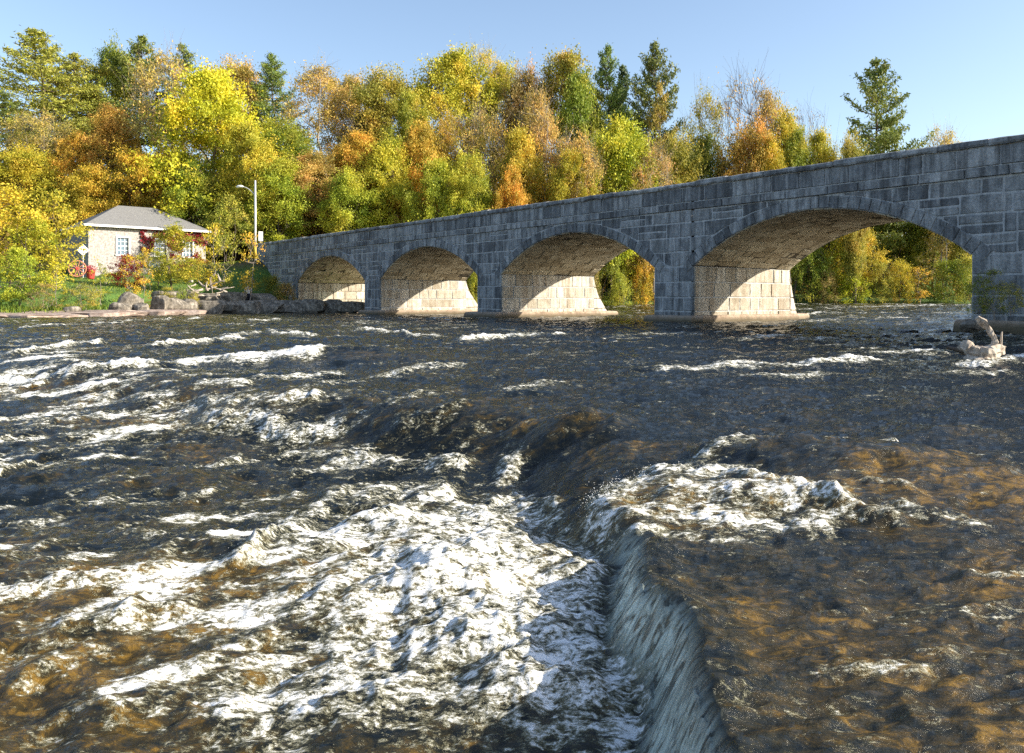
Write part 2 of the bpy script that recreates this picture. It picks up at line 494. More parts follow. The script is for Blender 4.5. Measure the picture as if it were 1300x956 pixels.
# piers: sides and cutwater
def side_blocks(mb, t, sgn, y_to=DEPTH):
    for ci in range(4):
        z0, z1 = courses[ci], courses[ci + 1]
        y = 0.0
        while y < y_to - .01:
            L = rng.uniform(.6, 1.6); y1 = min(y + L, y_to)
            if y_to - y1 < .35: y1 = y_to
            def fn(U, V, D, y=y, z0=z0): return np.stack([t + sgn * D, y + U, z0 + V], -1)
            block(mb, fn, y1 - y, z1 - z0, rng, .03, amp=.02)
            y = y1
for pi in range(4):
    t0 = arch_t[pi] + SPAN; t1 = t0 + PIERW; tc = (t0 + t1) / 2
    pm = MB()
    side_blocks(pm, t1, 1); side_blocks(pm, t0, -1)
    # cutwater (upstream ice breaker), battered
    def ext(z): return .35 + 2.3 * max(0, (1 - z / ZS)) ** .9
    for ci in range(4):
        z0, z1 = courses[ci], courses[ci + 1]
        for sgn, tb in ((1, t1), (-1, t0)):
            nseg = 2 if ci < 3 else 1
            for k in range(nseg):
                def fn(U, V, D, tb=tb, sgn=sgn, k=k, nseg=nseg, z0=z0, z1=z1):
                    z = z0 + V; f = (k + U) / nseg
                    e = .35 + 2.3 * np.clip(1 - z / ZS, 0, 1) ** .9
                    side = tb + (tc - tb) * f ** 1.7 * .95
                    return np.stack([side + sgn * D * .8, DEPTH + e * f + D * f * .6, z], -1)
                block(pm, fn, 1.0, z1 - z0, rng, .035)
    p_ = obj('pier', pm.mesh('pier'), M['side_stone'], bridge)
    # core
    cm = MB(); cm.box((tc, DEPTH / 2 + .05, ZS / 2 - .5), (PIERW - .004, DEPTH - .02, ZS + 1)); 
    zz = [-1, 0, .62, 1.28, 2, ZS]
    V = []; 
    for z in zz:
        e = ext(max(z, 0)) - .03; V += [[t0 + .01, DEPTH, z], [tc, DEPTH + e, z], [t1 - .01, DEPTH, z]]
    Q = []
    for k in range(len(zz) - 1):
        for j in (0, 1): Q.append([k * 3 + j, k * 3 + j + 1, k * 3 + j + 4, k * 3 + j + 3])
    cm.add(V, Q); kk = (len(zz) - 1) * 3; cm.add([V[kk], V[kk + 1], V[kk + 2]], [[0, 1, 2]])
    # sloping cap
    cm.add([[t0 - .02, DEPTH, ZS + .5], [t1 + .02, DEPTH, ZS + .5], [t1, DEPTH, ZS], [tc, DEPTH + .4, ZS - .02], [t0, DEPTH, ZS]], [[0, 1, 3, 3], [1, 2, 3, 3], [0, 3, 4, 4]])
    obj('core', cm.mesh('core'), M['mortar'], p_)
    # footing
    fm = MB(); nn = 40
    e0 = .38
    out = []
    yf = -.12 - (.25 if pi != 1 else .45)
    tl = t0 - (.45 if pi != 1 else .75)
    for (x_, y_) in ((tl, yf), (t1 + .12, yf), (t1 + e0, .1), (t1 + e0, DEPTH + .3), (tc + .5, DEPTH + 3.1), (tc - .5, DEPTH + 3.1), (t0 - e0, DEPTH + .3), (tl, .3)):
        out.append((x_, y_))
    # densify outline
    P = []
    for k in range(len(out)):
        a_, b2 = np.array(out[k]), np.array(out[(k + 1) % len(out)])
        n_ = max(1, int(np.linalg.norm(b2 - a_) / .35))
        for q in range(n_): P.append(a_ + (b2 - a_) * q / n_)
    P = np.array(P); cen = P.mean(0); n_ = len(P)
    ring = []
    for (z, sc) in ((-1.6, 1.03), (.1, 1.0), (.34, .99), (.42, .97), (.44, .9)):
        nz = (fbm(P[:, 0] * 1.7 + z, P[:, 1] * 1.7, 40 + pi, 3) - .5) * .16
        q = cen + (P - cen) * sc; dn = (P - cen) / np.linalg.norm(P - cen, axis=1)[:, None]
        ring.append(np.c_[q + dn * nz[:, None] * (z < .43), np.full(n_, z) + nz * .3 * (z > .3)])
    V = np.concatenate(ring + [[[cen[0], cen[1], .45]]])
    Q = []
    for k in range(4):
        for j in range(n_): jj = (j + 1) % n_; Q.append([k * n_ + j, k * n_ + jj, (k + 1) * n_ + jj, (k + 1) * n_ + j])
    for j in range(n_): Q.append([4 * n_ + j, 4 * n_ + (j + 1) % n_, 5 * n_, 5 * n_])
    fm.add(V, Q); obj('footing', fm.mesh('footing'), M['footing'], p_)
# abutment faces
for nm, t, sg in (('abutment', 0.0, 1), ('abutment', arch_t[4] + SPAN, -1)):
    am = MB(); side_blocks(am, t, sg); 
    am.add([[t - sg * .03, .01, -1], [t - sg * .03, DEPTH, -1], [t - sg * .03, DEPTH, ZS], [t - sg * .03, .01, ZS]], [[0, 1, 2, 3]])
    obj(nm, am.mesh(nm), M['side_stone'], bridge)

# ------------------------------------------------------------------ river & ground
LB = [(-140, 34), (-60, 45), (-38, 51), (-27, 57.5), (-23.3, 64.5), (-19.0, 67.5), (-14.2, 69.0), (-12, 73), (-10, 80), (-8, 86), (0, 91), (10, 96), (30, 99), (60, 100), (90, 92), (140, 70), (240, 40)]
RB = [(240, 10), (120, 12), (60, 14), (34, 22), (27.5, 16.5), (25, 12), (17, 7), (13, 2), (11, -4), (12, -30)]
LBx = np.array(LB)
def upz(x, y):       # mean water level
    d, s = segdist(np.asarray(x, float), np.asarray(y, float), [bw(-30, 4)[:2], bw(90, 4)[:2]])
    w = np.where(s > 0, d, -d)    # + upstream
    return .7 * ss(-2, 45, w)
CREST = [(.98, -8), (.98, 5.0), (1.02, 6.2), (.72, 7.1), (.72, 8.0), (1.3, 9.3), (1.2, 10.6), (0.2, 11.5), (-1.3, 12.1), (-3.5, 13.5), (-6.5, 16), (-12, 20), (-25, 28), (-60, 45)]
def river_base(x, y):
    x = np.asarray(x, float); y = np.asarray(y, float)
    up = np.interp(y, [-5, 3, 6, 8, 12, 16, 20, 27, 34], [-.84, -.8, -.77, -.74, -.56, -.42, -.26, -.08, 0])
    d, s = segdist(x, y, CREST)
    sd = np.where(s < 0, d, -d)     # + = right/upper side
    drop = np.interp(y, [0, 3.8, 5.2, 6.4, 7.5, 9, 11, 13.5, 20, 28, 40], [.8, .66, .5, .3, .4, .55, .58, .42, .26, .12, 0.0])
    wid = np.interp(y, [0, 5, 6.2, 7.5, 9, 12, 20], [.40, .38, .36, .6, 1.2, 1.6, 3.0])
    st = ss(0, 1, np.clip(-sd / wid + .08, 0, 1)) 
    return up - drop * st + upz(x, y), sd, wid, st

def river_poly():
    return np.array(LB + RB)
RP = river_poly()
def inside_poly(x, y, P):
    c = np.zeros(x.shape, bool); j = len(P) - 1
    for i in range(len(P)):
        xi, yi = P[i]; xj, yj = P[j]
        m = ((yi > y) != (yj > y)) & (x < (xj - xi) * (y - yi) / (yj - yi + 1e-12) + xi)
        c ^= m; j = i
    return c

def bridge_tw(x, y):
    dx = x - P0[0]; dy = y - P0[1]
    return dx * UT[0] + dy * UT[1], dx * UN[0] + dy * UN[1]

def ground_z(x, y):
    x = np.asarray(x, float); y = np.asarray(y, float)
    dl, _ = segdist(x, y, LB); dr, _ = segdist(x, y, RB)
    ins = inside_poly(x, y, RP)
    d = np.minimum(dl, dr); left = dl < dr
    t, w = bridge_tw(x, y)
    wl = upz(x, y)
    wl = wl + np.interp(y, [-5, 8, 20, 34], [-1.5, -1.0, -.3, 0]) * (x > -50) * (~left)
    n = fbm(x * .11, y * .11, 9, 4) - .5; nf = fbm(x * .9, y * .9, 19, 3) - .5
    # left bank profile
    down = ss(4, -4, w)     # downstream bank of the bridge
    zl_dn = np.interp(d, [0, .6, 3.5, 6.5, 7.6, 12, 26, 34, 60, 120], [-.15, .12, .45, .8, 1.9, 2.5, 3.7, 5.0, 16.5, 24])
    zl_up = np.interp(d, [0, 1, 4, 10, 16, 26, 45, 120], [-.15, .25, .8, 2.2, 7, 13.5, 18, 24])
    zl = zl_dn * down + zl_up * (1 - down)
    zl = zl * np.interp(x, [0, 30, 60, 100], [1, .8, .55, .5])
    zr = np.interp(d, [0, 1, 3, 8, 30, 100], [-.2, .3, 1.2, 2.4, 5, 9])
    z = np.where(left, zl, zr) + wl + n * np.clip(d * .12, 0, 2.0) + nf * np.clip(d * .08, 0, .18)
    bed = wl - 1.9 - .0 * d
    z = np.where(ins, wl - .15 - np.clip(d * .5, 0, 2.4), z)
    # road approach
    e = ss(7.5, 4.2, np.abs(w - DEPTH / 2)) * ss(-3, -10, t)
    road = 5.1 - np.clip((-t - 10) * .02, 0, 1.5)
    z = z + (np.maximum(road, z * .0 + road) - z) * e * (z < 14)
    e2 = ss(7.5, 4.2, np.abs(w - DEPTH / 2)) * ss(74, 82, t)
    z = z + (5.2 - z) * e2
    return z

# ground sheet
def warp_axis(a, b, c, n, k):
    """n samples from a to b, denser near c"""
    u = np.linspace(-1, 1, n); s = np.sign(u) * (np.abs(u) + k * np.abs(u) ** 5) / (1 + k)
    return np.where(s < 0, c + s * (c - a), c + s * (b - c))
gx = warp_axis(-900, 900, -20, 460, 22); gy = warp_axis(-300, 1500, 74, 460, 22)
GX, GY = np.meshgrid(gx, gy, indexing='ij')
GZ = ground_z(GX, GY)
idx = np.arange(GX.size).reshape(GX.shape)
Q = np.stack([idx[:-1, :-1], idx[1:, :-1], idx[1:, 1:], idx[:-1, 1:]], -1).reshape(-1, 4)
gme = mesh_np('ground', np.stack([GX, GY, GZ], -1).reshape(-1, 3), Q, True)
gm, nt, b = new_mat('bank_ground')
v = coords(nt)
n1 = noise(nt, v, .35, 5); n2 = noise(nt, v, 5, 5, .65)
sep = nt.nodes.new('ShaderNodeSeparateXYZ'); nt.links.new(v, sep.inputs[0])
leafc = ramp(nt, [(.3, (.05, .04, .02)), (.55, (.10, .06, .025)), (.75, (.16, .09, .03))], n2.outputs[0])
grassc = ramp(nt, [(.3, (.04, .09, .012)), (.7, (.09, .17, .025))], n2.outputs[0])
rockc = ramp(nt, [(.3, (.2, .15, .12)), (.7, (.45, .36, .29))], n2.outputs[0])
zr = nt.nodes.new('ShaderNodeMapRange'); nt.links.new(sep.outputs[2], zr.inputs[0])
zr.inputs[1].default_value = 3.9; zr.inputs[2].default_value = 4.8
g1 = mixc(nt, zr.outputs[0], grassc.outputs[0], leafc.outputs[0])
zr2 = nt.nodes.new('ShaderNodeMapRange'); nt.links.new(sep.outputs[2], zr2.inputs[0]); zr2.inputs[1].default_value = .4; zr2.inputs[2].default_value = .55
g2 = mixc(nt, zr2.outputs[0], rockc.outputs[0], g1)
nt.links.new(g2, b.inputs['Base Color']); b.inputs['Roughness'].default_value = .95
bump(nt, n2.outputs[0], .8, .15, b)
go = obj('ground', gme, gm); tag(go, kind='structure')

# ---- water
rows = 900; cols = 1300
OY = -3.0
dist = 4.2 * np.exp(np.linspace(0, math.log(205 / 4.2), rows))
sl = np.linspace(-1.02, 1.02, cols)
sl = sl * (1 + .0 * sl)
WX = dist[:, None] * sl[None, :]; WY = OY + dist[:, None] + 0 * sl[None, :]
base, sd, wid, stp = river_base(WX + (fbm(WY * .9, WX * .5, 401, 3) - .5) * .42, WY)

def px_world(px, py):
    Z = 10.0
    for _ in range(40):
        X = (px - HX) / F * Z
        h = float(river_base(np.array([X]), np.array([Z]))[0][0])
        Zn = F * (EYE - h) / max(py - HY, .8)
        Z = Z * .6 + Zn * .4
    return (px - HX) / F * Z, Z

# foam / wave features: px start, px end, radius m (or None -> px radius), strength, ridge height m
FO = [
 (700, 880, 640, 745, 75, 1.25, .10), (560, 850, 440, 880, 38, .9, .05), (640, 700, 520, 690, 40, 1.05, .12), (735, 760, 740, 900, 46, .95, .05),
 (610, 800, 560, 760, 60, 1.15, .08), (490, 735, 400, 790, 26, .65, .06), (560, 655, 480, 690, 22, .9, .1), (590, 612, 430, 600, 12, .75, .06),
 (470, 592, 370, 588, 9, .65, .05), (655, 617, 645, 622, 13, 1.3, .14), (700, 672, 640, 655, 18, .8, .06), (730, 700, 700, 720, 20, .7, .05),
 (440, 640, 360, 690, 15, .6, .06), (385, 690, 300, 735, 11, .75, .08), (340, 830, 250, 880, 12, .6, .03), (420, 760, 330, 790, 10, .55, .03),
 (250, 710, 150, 690, 7, .45, .03), (120, 760, 20, 775, 7, .45, .02), (170, 800, 60, 830, 8, .45, .02), (260, 640, 170, 650, 5, .4, .03),
 (100, 860, 30, 880, 8, .4, .02), (600, 910, 300, 930, 40, .9, .05), (800, 930, 640, 920, 40, 1.0, .05), (200, 930, 60, 940, 12, .4, .02),
 (640, 690, 560, 640, 24, .7, .06), (540, 760, 470, 800, 40, .85, .06), (600, 850, 560, 800, 50, 1.0, .05), (700, 700, 610, 720, 26, .8, .05), (480, 660, 420, 640, 14, .6, .05), (560, 640, 470, 640, 12, .7, .05), (430, 720, 370, 715, 12, .65, .06), (500, 700, 440, 690, 14, .6, .05), (380, 640, 300, 650, 8, .5, .04),
 (460, 610, 380, 612, 8, .6, .04), (200, 740, 110, 760, 7, .5, .03), (230, 790, 150, 810, 8, .45, .02), (290, 700, 210, 720, 8, .5, .03), (150, 650, 60, 660, 6, .45, .03), (100, 700, 20, 720, 7, .45, .02), (380, 870, 300, 880, 12, .7, .02), (660, 640, 700, 650, 10, .6, .03), (720, 830, 770, 800, 30, .7, .03), (420, 905, 380, 880, 20, .6, .02),
 # breaking hump on the shelf
 (750, 655, 840, 620, 20, 1.0, .06), (840, 618, 950, 628, 19, 1.1, .07), (950, 632, 1062, 662, 16, 1.1, .06), (770, 668, 900, 664, 17, .95, .02), (850, 645, 1000, 655, 18, .95, .03), (780, 690, 900, 690, 8, .55, .0),
 (900, 672, 1040, 680, 14, .9, .02), (1040, 672, 1150, 668, 10, .5, .03), (1062, 662, 1130, 678, 9, .6, .08), (1150, 668, 1230, 680, 7, .55, .06), (1150, 650, 1100, 640, 5, .4, .05), (960, 700, 900, 690, 9, .55, .0),
 (900, 598, 1010, 578, 5, .7, .05), (1015, 574, 1130, 580, 4, .65, .08), (940, 590, 860, 605, 6, .6, .04), (1200, 600, 1290, 610, 4, .3, .04),
 (1040, 862, 1180, 866, 8, .5, .02), (1180, 850, 1290, 840, 6, .4, .02), (1130, 800, 1190, 780, 5, .35, .01), (1220, 745, 1300, 735, 5, .4, .01), (1240, 790, 1300, 780, 6, .4, .01), (900, 930, 1200, 920, 12, .35, .0),
 # middle
 (600, 437, 700, 430, 3.0, 1.0, .22), (470, 424, 560, 432, 3.0, 1.0, .22), (400, 430, 330, 425, 2.5, .8, .18), (560, 470, 520, 480, 2, .6, .1), (480, 486, 590, 467, 2.4, .65, .12),
 (500, 530, 560, 505, 3, .6, .14), (520, 545, 590, 528, 3, .55, .1), (455, 492, 400, 500, 2.5, .6, .1), (660, 500, 700, 492, 2, .5, .06),
 # left bands
 (0, 489, 90, 484, 4.5, 1.35, .16), (90, 482, 170, 471, 4.5, 1.35, .18), (0, 457, 60, 450, 3.2, 1.1, .2), (50, 449, 110, 441, 3, 1.1, .2), (215, 469, 300, 466, 6, 1.35, .12), (290, 466, 394, 462, 7.5, 1.6, .14),
 (185, 446, 300, 436, 3, 1.1, .24), (280, 434, 320, 430, 2.5, 1.0, .22), (320, 412, 350, 408, 1.6, .9, .2), (0, 418, 150, 414, 1.6, .9, .12), (150, 412, 235, 407, 1.4, .7, .1),
 (90, 520, 130, 515, 3.5, 1.1, .18), (130, 520, 200, 522, 3, .6, .1), (240, 505, 300, 495, 3, .9, .14), (270, 530, 400, 508, 3.6, 1.05, .12), (180, 545, 240, 535, 3, .7, .1), (250, 553, 350, 540, 4.5, 1.0, .12), (345, 555, 425, 545, 4, 1.0, .12),
 (180, 566, 300, 560, 3, .6, .08), (60, 590, 160, 575, 3.5, .55, .06), (0, 615, 30, 605, 6, .9, .1), (60, 605, 120, 600, 3, .5, .05), (300, 590, 260, 600, 3, .5, .05), (0, 560, 80, 548, 3, .45, .06), (430, 480, 330, 486, 3, .8, .06), (150, 500, 60, 508, 2.5, .6, .08),
 # right bands
 (840, 476, 960, 474, 2.6, .85, .14), (930, 472, 1100, 462, 2.8, .95, .16), (960, 484, 1060, 480, 3, .6, .05), (1110, 453, 1210, 452, 2.6, 1.0, .18), (1215, 468, 1300, 452, 4.0, 1.05, .1), (1200, 480, 1260, 475, 3, .7, .05), (1000, 436, 1060, 436, 1.8, .6, .12), (1230, 440, 1300, 440, 3, .5, .1),
 (1050, 393, 1150, 391, 1.0, .9, .12), (1140, 389, 1230, 390, 1.0, 1.0, .12), (1060, 399, 1200, 400, 1.0, .7, .1), (1020, 401, 1050, 399, .8, .9, .1),
 (640, 409, 740, 408, .8, .5, .1), (490, 408, 600, 410, 1.0, .6, .12)]
foam = np.zeros_like(WX); ridge = np.zeros_like(WX)
lsc = np.clip(WY * .03, .12, .9)                       # local feature scale
wpx = (fbm(WX / lsc * .35, WY / lsc * .35, 177, 3) - .5) * lsc * 2.6; wpy = (fbm(WX / lsc * .35 + 9, WY / lsc * .35, 187, 3) - .5) * lsc * 2.6
# (scale changes slowly with distance, so the warp stays smooth)
mod = fbm(WX * 1.1, WY * 1.1, 197, 3)
for (x0, y0, x1, y1, rp, st_, hh) in FO:
    A = px_world(x0, y0); B = px_world(x1, y1)
    Zm = (A[1] + B[1]) / 2
    r = max(rp * Zm / F, .08)
    if y0 < 570: r = max(rp * Zm / F * float(np.interp(y0, [390, 440, 480, 570], [3.2, 3.2, 2.6, 1.2])), .2)       # low viewing angle: ridges are wider than they look
    if y0 < 570: hh *= .45; r *= 1.25; st_ *= .93
    i0 = np.searchsorted(dist + OY, min(A[1], B[1]) - 5 * r - 1); i1 = np.searchsorted(dist + OY, max(A[1], B[1]) + 5 * r + 1)
    i0 = max(i0 - 1, 0); i1 = min(i1 + 1, rows)
    if i1 <= i0: continue
    sl_ = slice(i0, i1)
    ka = 1.0 if y0 < 570 else float(np.clip(Zm * .25, 1, 2.3))
    d, _ = segdist(WX[sl_] + wpx[sl_] * min(1, r * 3), (WY[sl_] + wpy[sl_] * min(1, r * 3)) / ka, [(A[0], A[1] / ka), (B[0], B[1] / ka)])
    md = np.clip(.45 + 1.1 * mod[sl_], .5, 1.35)
    g = np.exp(-(d / (r * 1.05)) ** 1.5) * md
    foam[sl_] = np.maximum(foam[sl_], g * st_ * .95) + .10 * g * st_
    ridge[sl_] += np.exp(-(d / (r * 1.15)) ** 2) * hh * md * .9
wob = (fbm(WX * .8, WY * .8, 77, 3) - .5)

# flow aligned coordinates
fa = R(-18)
CX = WX * math.cos(fa) - WY * math.sin(fa); CY = WX * math.sin(fa) + WY * math.cos(fa)   # CY along flow, CX across
def ridged(x, y, s, o=3):
    return 1 - np.abs(2 * fbm(x, y, s, o) - 1) * 2
calm = ss(0, 1.5, sd) * ss(6, 9, WY) * ss(24, 17, WY) * .42            # smoother sheet right of the crest
far = ss(20, 45, WY)
a1 = .085 * (1 - calm); a2 = .05 * (1 - .5 * calm); a3 = .022 * (1 - .3 * calm)
shelf = ss(0, .3, sd) * ss(8.5, 7, WY)
W1 = ridged(CX * .28 + .8 * wob, CY * .55 + 1.2 * wob, 3)
W2 = ridged(CX * .9, CY * 1.6 + wob, 21); W3 = ridged(CX * 1.9, CY * 5.2, 33, 3) * .5
W4 = ridged(CX * 5, CY * 13, 51, 3) * .5
near = ss(30, 12, WY)
wave = a1 * (1 - .75 * shelf) * W1 + a2 * 1.15 * W2 * (1 - .5 * shelf) + a3 * 3.2 * W3 + .02 * near * W4
fm_ = np.clip(foam, 0, 1.3)
# turbulence in foam
turb = (fbm(WX * 3.4 + 5, WY * 3.4, 61, 4) - .5) * .20 + (ridged(WX * 5.5, WY * 5.5, 71, 3)) * .035 + (fbm(WX * 17, WY * 17, 81, 2) - .5) * .035 * near
rk = np.zeros_like(WX)
for (px, py, rx, ry, hz) in ((700, 568, .6, .4, .12), (760, 552, .6, .35, .12), (545, 528, .7, .5, .12), (440, 462, 2.2, 1.0, .34), (580, 612, .5, .3, .14), (730, 610, .45, .3, .12), (1200, 566, .8, .4, .12), (1010, 600, .9, .5, .18), (1120, 610, 1.4, .6, .2), (900, 640, .7, .5, .1), (1230, 640, 1.4, .7, .2), (1000, 650, .8, .35, .12), (330, 720, .7, .4, .10), (180, 620, 1.5, .5, .12)):
    X, Z = px_world(px, py)
    rk += hz * np.exp(-((WX - X) / rx) ** 2 - ((WY - Z) / ry) ** 2)
Hs = base + ridge + wave + rk + turb * np.clip(fm_, 0, 1) * np.interp(WY, [3, 12, 40], [.6, .65, .9]) 
# crest foam
crest = ss(.55, .95, W1 * .6 + W2 * .4) * ss(.52, .7, fbm(WX * .16, WY * .16, 91, 2))
leftness = ss(2, -4, sd)
auto = (.35 + .45 * leftness) * crest * (1 - calm)
pat = fbm(CX * .35, CY * .8, 95, 4); pat2 = fbm(CX * 1.5, CY * 3.4, 93, 4); pat3 = fbm(CX * .7 + 3, CY * 2.6, 99, 4)
auto += .62 * leftness * ss(.50, .70, pat2) * ss(60, 22, WY) * ss(.35, .6, pat)
auto += (.85 * leftness + .40) * ss(.52, .68, pat3) * ss(9, 17, WY) * (1 - calm)
auto += .45 * ss(.57, .75, fbm(WX * .28, WY * .8, 98, 4)) * ss(60, 75, WY)
auto = auto * (1 - .8 * shelf)
broad = .36 * np.exp(-((WX + .7) / 1.7) ** 2 - ((WY - 6.6) / 2.6) ** 2) + .16 * np.exp(-((WX + 2.5) / 3.5) ** 2 - ((WY - 7) / 4) ** 2)
hx_, hy_ = px_world(905, 652)
broad = broad * ss(.1, -.6, sd) + .42 * np.exp(-((WX - hx_ + .25 * (WY - hy_)) / 1.0) ** 2 - ((WY - hy_) / .75) ** 2) * ss(-.1, .2, sd)
foam = np.where(foam > .55, .55 + (foam - .55) * .42, foam) * np.where(WY < 14, .92, 1.12)
foam2 = np.maximum(foam, auto) + broad * (1 - np.clip(foam, 0, 1))
# veil of water on the drop
face = stp * (1 - stp) * 4 * ss(6.7, 6.0, WY)
veil = np.clip(face, 0, 1)
foam2 = foam2 * (1 - veil * .6)
toe = np.exp(-((sd + .42) / .16) ** 2) * ss(7.5, 6.5, WY)
foam2 = np.maximum(foam2, toe * .75)
# bed colour
amber = .43 + .10 * ss(0, -2, sd) + .08 * ss(-1, -5, sd) * ss(14, 8, WY) - .16 * (1 - shelf) * ss(0, .5, sd) + .8 * (fbm(WX * .9, WY * 1.3, 15, 4) - .5) + .17 * shelf - .35 * ss(11, 30, WY) * (1 - leftness * .5) + 1.0 * np.clip(rk, 0, .15) - .25 * (ss(-.2, -1.2, sd) * ss(6, 8, WY) * ss(13, 11, WY))
Hs = Hs - np.where(veil > .5, (fbm(WX * 3.0, WY * 9, 5, 3) - .5) * .12, 0)
idx = np.arange(WX.size).reshape(WX.shape)
Q = np.stack([idx[:-1, :-1], idx[:-1, 1:], idx[1:, 1:], idx[1:, :-1]], -1).reshape(-1, 4)
# drop quads deep inside the banks to stay light
ins = inside_poly(WX, WY, RP); db = np.minimum(segdist(WX, WY, LB)[0], segdist(WX, WY, RB)[0])
keep = (ins | (db < 4))
kq = keep[:-1, :-1].ravel()
Q = Q[kq]
used = np.unique(Q); remap = np.full(WX.size, -1); remap[used] = np.arange(len(used))
V = np.stack([WX, WY, Hs], -1).reshape(-1, 3)[used]
wme = mesh_np('river', V, remap[Q], True, {'foam': foam2.ravel()[used], 'amber': amber.ravel()[used], 'veil': veil.ravel()[used]})

wm, nt, b = new_mat('river_water')
def attr(nm):
    a = nt.nodes.new('ShaderNodeAttribute'); a.attribute_name = nm; return a.outputs['Fac']
fo, am, ve = attr('foam'), attr('amber'), attr('veil')
v1 = coords(nt, (1, 1.7, 1), (0, 0, R(18)))
nA = noise(nt, v1, 5.5, 7, .7, .8); nB = noise(nt, v1, 22, 5, .7, .4); nC = noise(nt, coords(nt), 60, 3, .6)
vor = nt.nodes.new('ShaderNodeTexVoronoi'); vor.feature = 'SMOOTH_F1'; vor.inputs['Scale'].default_value = 7.0
dist_v = nt.nodes.new('ShaderNodeVectorMath'); dist_v.operation = 'ADD'
sc_ = nt.nodes.new('ShaderNodeVectorMath'); sc_.operation = 'SCALE'; sc_.inputs['Scale'].default_value = .5
nD = noise(nt, v1, 3.0, 4, .6); nt.links.new(nD.outputs['Color'], sc_.inputs[0]); nt.links.new(sc_.outputs[0], dist_v.inputs[0]); nt.links.new(v1, dist_v.inputs[1])
nt.links.new(dist_v.outputs[0], vor.inputs['Vector'])
# foam factor
def rdg(sock):   # thin bright lines where the noise crosses its middle
    return math_(nt, 'SUBTRACT', 1.0, math_(nt, 'MULTIPLY', math_(nt, 'ABSOLUTE', math_(nt, 'SUBTRACT', sock, .5)), 5.5), True)
vl = coords(nt, (1.0, 2.4, 1), (0, 0, R(24)))
nL1 = noise(nt, vl, 3.6, 4, .6, 1.4); nL2 = noise(nt, vl, 11, 4, .65, 1.0)
lace = math_(nt, 'ADD', math_(nt, 'MULTIPLY', rdg(nL1.outputs[0]), .34), math_(nt, 'MULTIPLY', rdg(nL2.outputs[0]), .26))
s = math_(nt, 'ADD', math_(nt, 'MULTIPLY', nA.outputs[0], 2.2), math_(nt, 'MULTIPLY', nB.outputs[0], 1.6))
s = math_(nt, 'ADD', s, math_(nt, 'MULTIPLY', vor.outputs['Distance'], .5))
s = math_(nt, 'ADD', s, lace)
s = math_(nt, 'ADD', s, -2.87)
f = math_(nt, 'ADD', fo, s)
f = math_(nt, 'MULTIPLY', f, 1.55, True)
# veil streaks
v2 = coords(nt, (3, 11, 2.2)); nV = noise(nt, v2, 1.7, 4, .58, 1.4)
vs = ramp(nt, [(.38, .12), (.5, .65), (.64, 1.0)], nV.outputs[0])
vfac = math_(nt, 'MULTIPLY', ve, vs.outputs[0], True)
# body colour
bed = noise(nt, coords(nt, (1, 1.7, 1)), 6.0, 6, .68, .8)
ba = math_(nt, 'ADD', am, math_(nt, 'MULTIPLY', math_(nt, 'SUBTRACT', bed.outputs[0], .53), 2.1))
body = ramp(nt, [(.18, (.004, .006, .006)), (.42, (.018, .017, .009)), (.66, (.046, .032, .009)), (.95, (.18, .105, .017))], ba)
c1 = mixc(nt, vfac, body.outputs[0], (.66, .76, .68))
thin = ramp(nt, [(0, (.16, .15, .06)), (.4, (.36, .35, .22)), (.75, (.74, .74, .68)), (1, (.86, .86, .84))], f)
c2 = mixc(nt, f, c1, thin.outputs[0])
nt.links.new(c2, b.inputs['Base Color'])
rr = nt.nodes.new('ShaderNodeMapRange'); nt.links.new(f, rr.inputs[0]); rr.inputs[3].default_value = .085; rr.inputs[4].default_value = .75
nt.links.new(rr.outputs[0], b.inputs['Roughness'])
b.inputs['IOR'].default_value = 1.38
v3 = coords(nt, (1, 2.6, 1), (0, 0, R(18)))
r1 = noise(nt, v3, 6.5, 6, .66, .5); r2 = noise(nt, v3, 34, 4, .65)
hh = math_(nt, 'ADD', math_(nt, 'MULTIPLY', r1.outputs[0], 1.0), math_(nt, 'MULTIPLY', r2.outputs[0], .25))
hh = math_(nt, 'ADD', hh, math_(nt, 'MULTIPLY', f, .35))
hh = math_(nt, 'ADD', hh, math_(nt, 'MULTIPLY', nV.outputs[0], math_(nt, 'MULTIPLY', ve, .5)))
bump(nt, hh, .7, .038, b)
wo = obj('river', wme, wm); tag(wo, kind='structure')
# river bed below everything so that the water has a bottom is the ground sheet itself

# spray droplets over the breaking water
rng = np.random.default_rng(11)
sp = MB()
oct_v = np.array([[1, 0, 0], [-1, 0, 0], [0, 1, 0], [0, -1, 0], [0, 0, 1], [0, 0, -1]], float)
oct_f = np.array([[0, 2, 4], [2, 1, 4], [1, 3, 4], [3, 0, 4], [2, 0, 5], [1, 2, 5], [3, 1, 5], [0, 3, 5]])
def spray(px0, py0, px1, py1, n, hgt, spread):
    A = np.array(px_world(px0, py0)); B = np.array(px_world(px1, py1))
    for k in range(n):
        p = A + (B - A) * rng.random() + rng.normal(0, spread, 2)
        h = float(river_base(np.array([p[0]]), np.array([p[1]]))[0][0])
        z = h + .1 + abs(rng.normal(0, hgt)); s_ = rng.uniform(.001, .0035)
        sp.add(oct_v * np.array([s_, s_, s_ * rng.uniform(1, 2.2)]) + [p[0], p[1], z], oct_f)
for (a0, b0, a1_, b1_, n_) in ((750, 655, 840, 618, 700), (840, 618, 950, 626, 800), (950, 630, 1060, 660, 500), (540, 680, 640, 690, 500), (640, 612, 662, 618, 250), (600, 740, 720, 800, 500), (900, 598, 1010, 577, 400), (450, 700, 540, 740, 400), (300, 735, 385, 690, 250), (430, 600, 590, 612, 400)):
    spray(a0, b0, a1_, b1_, n_, .045, .11)
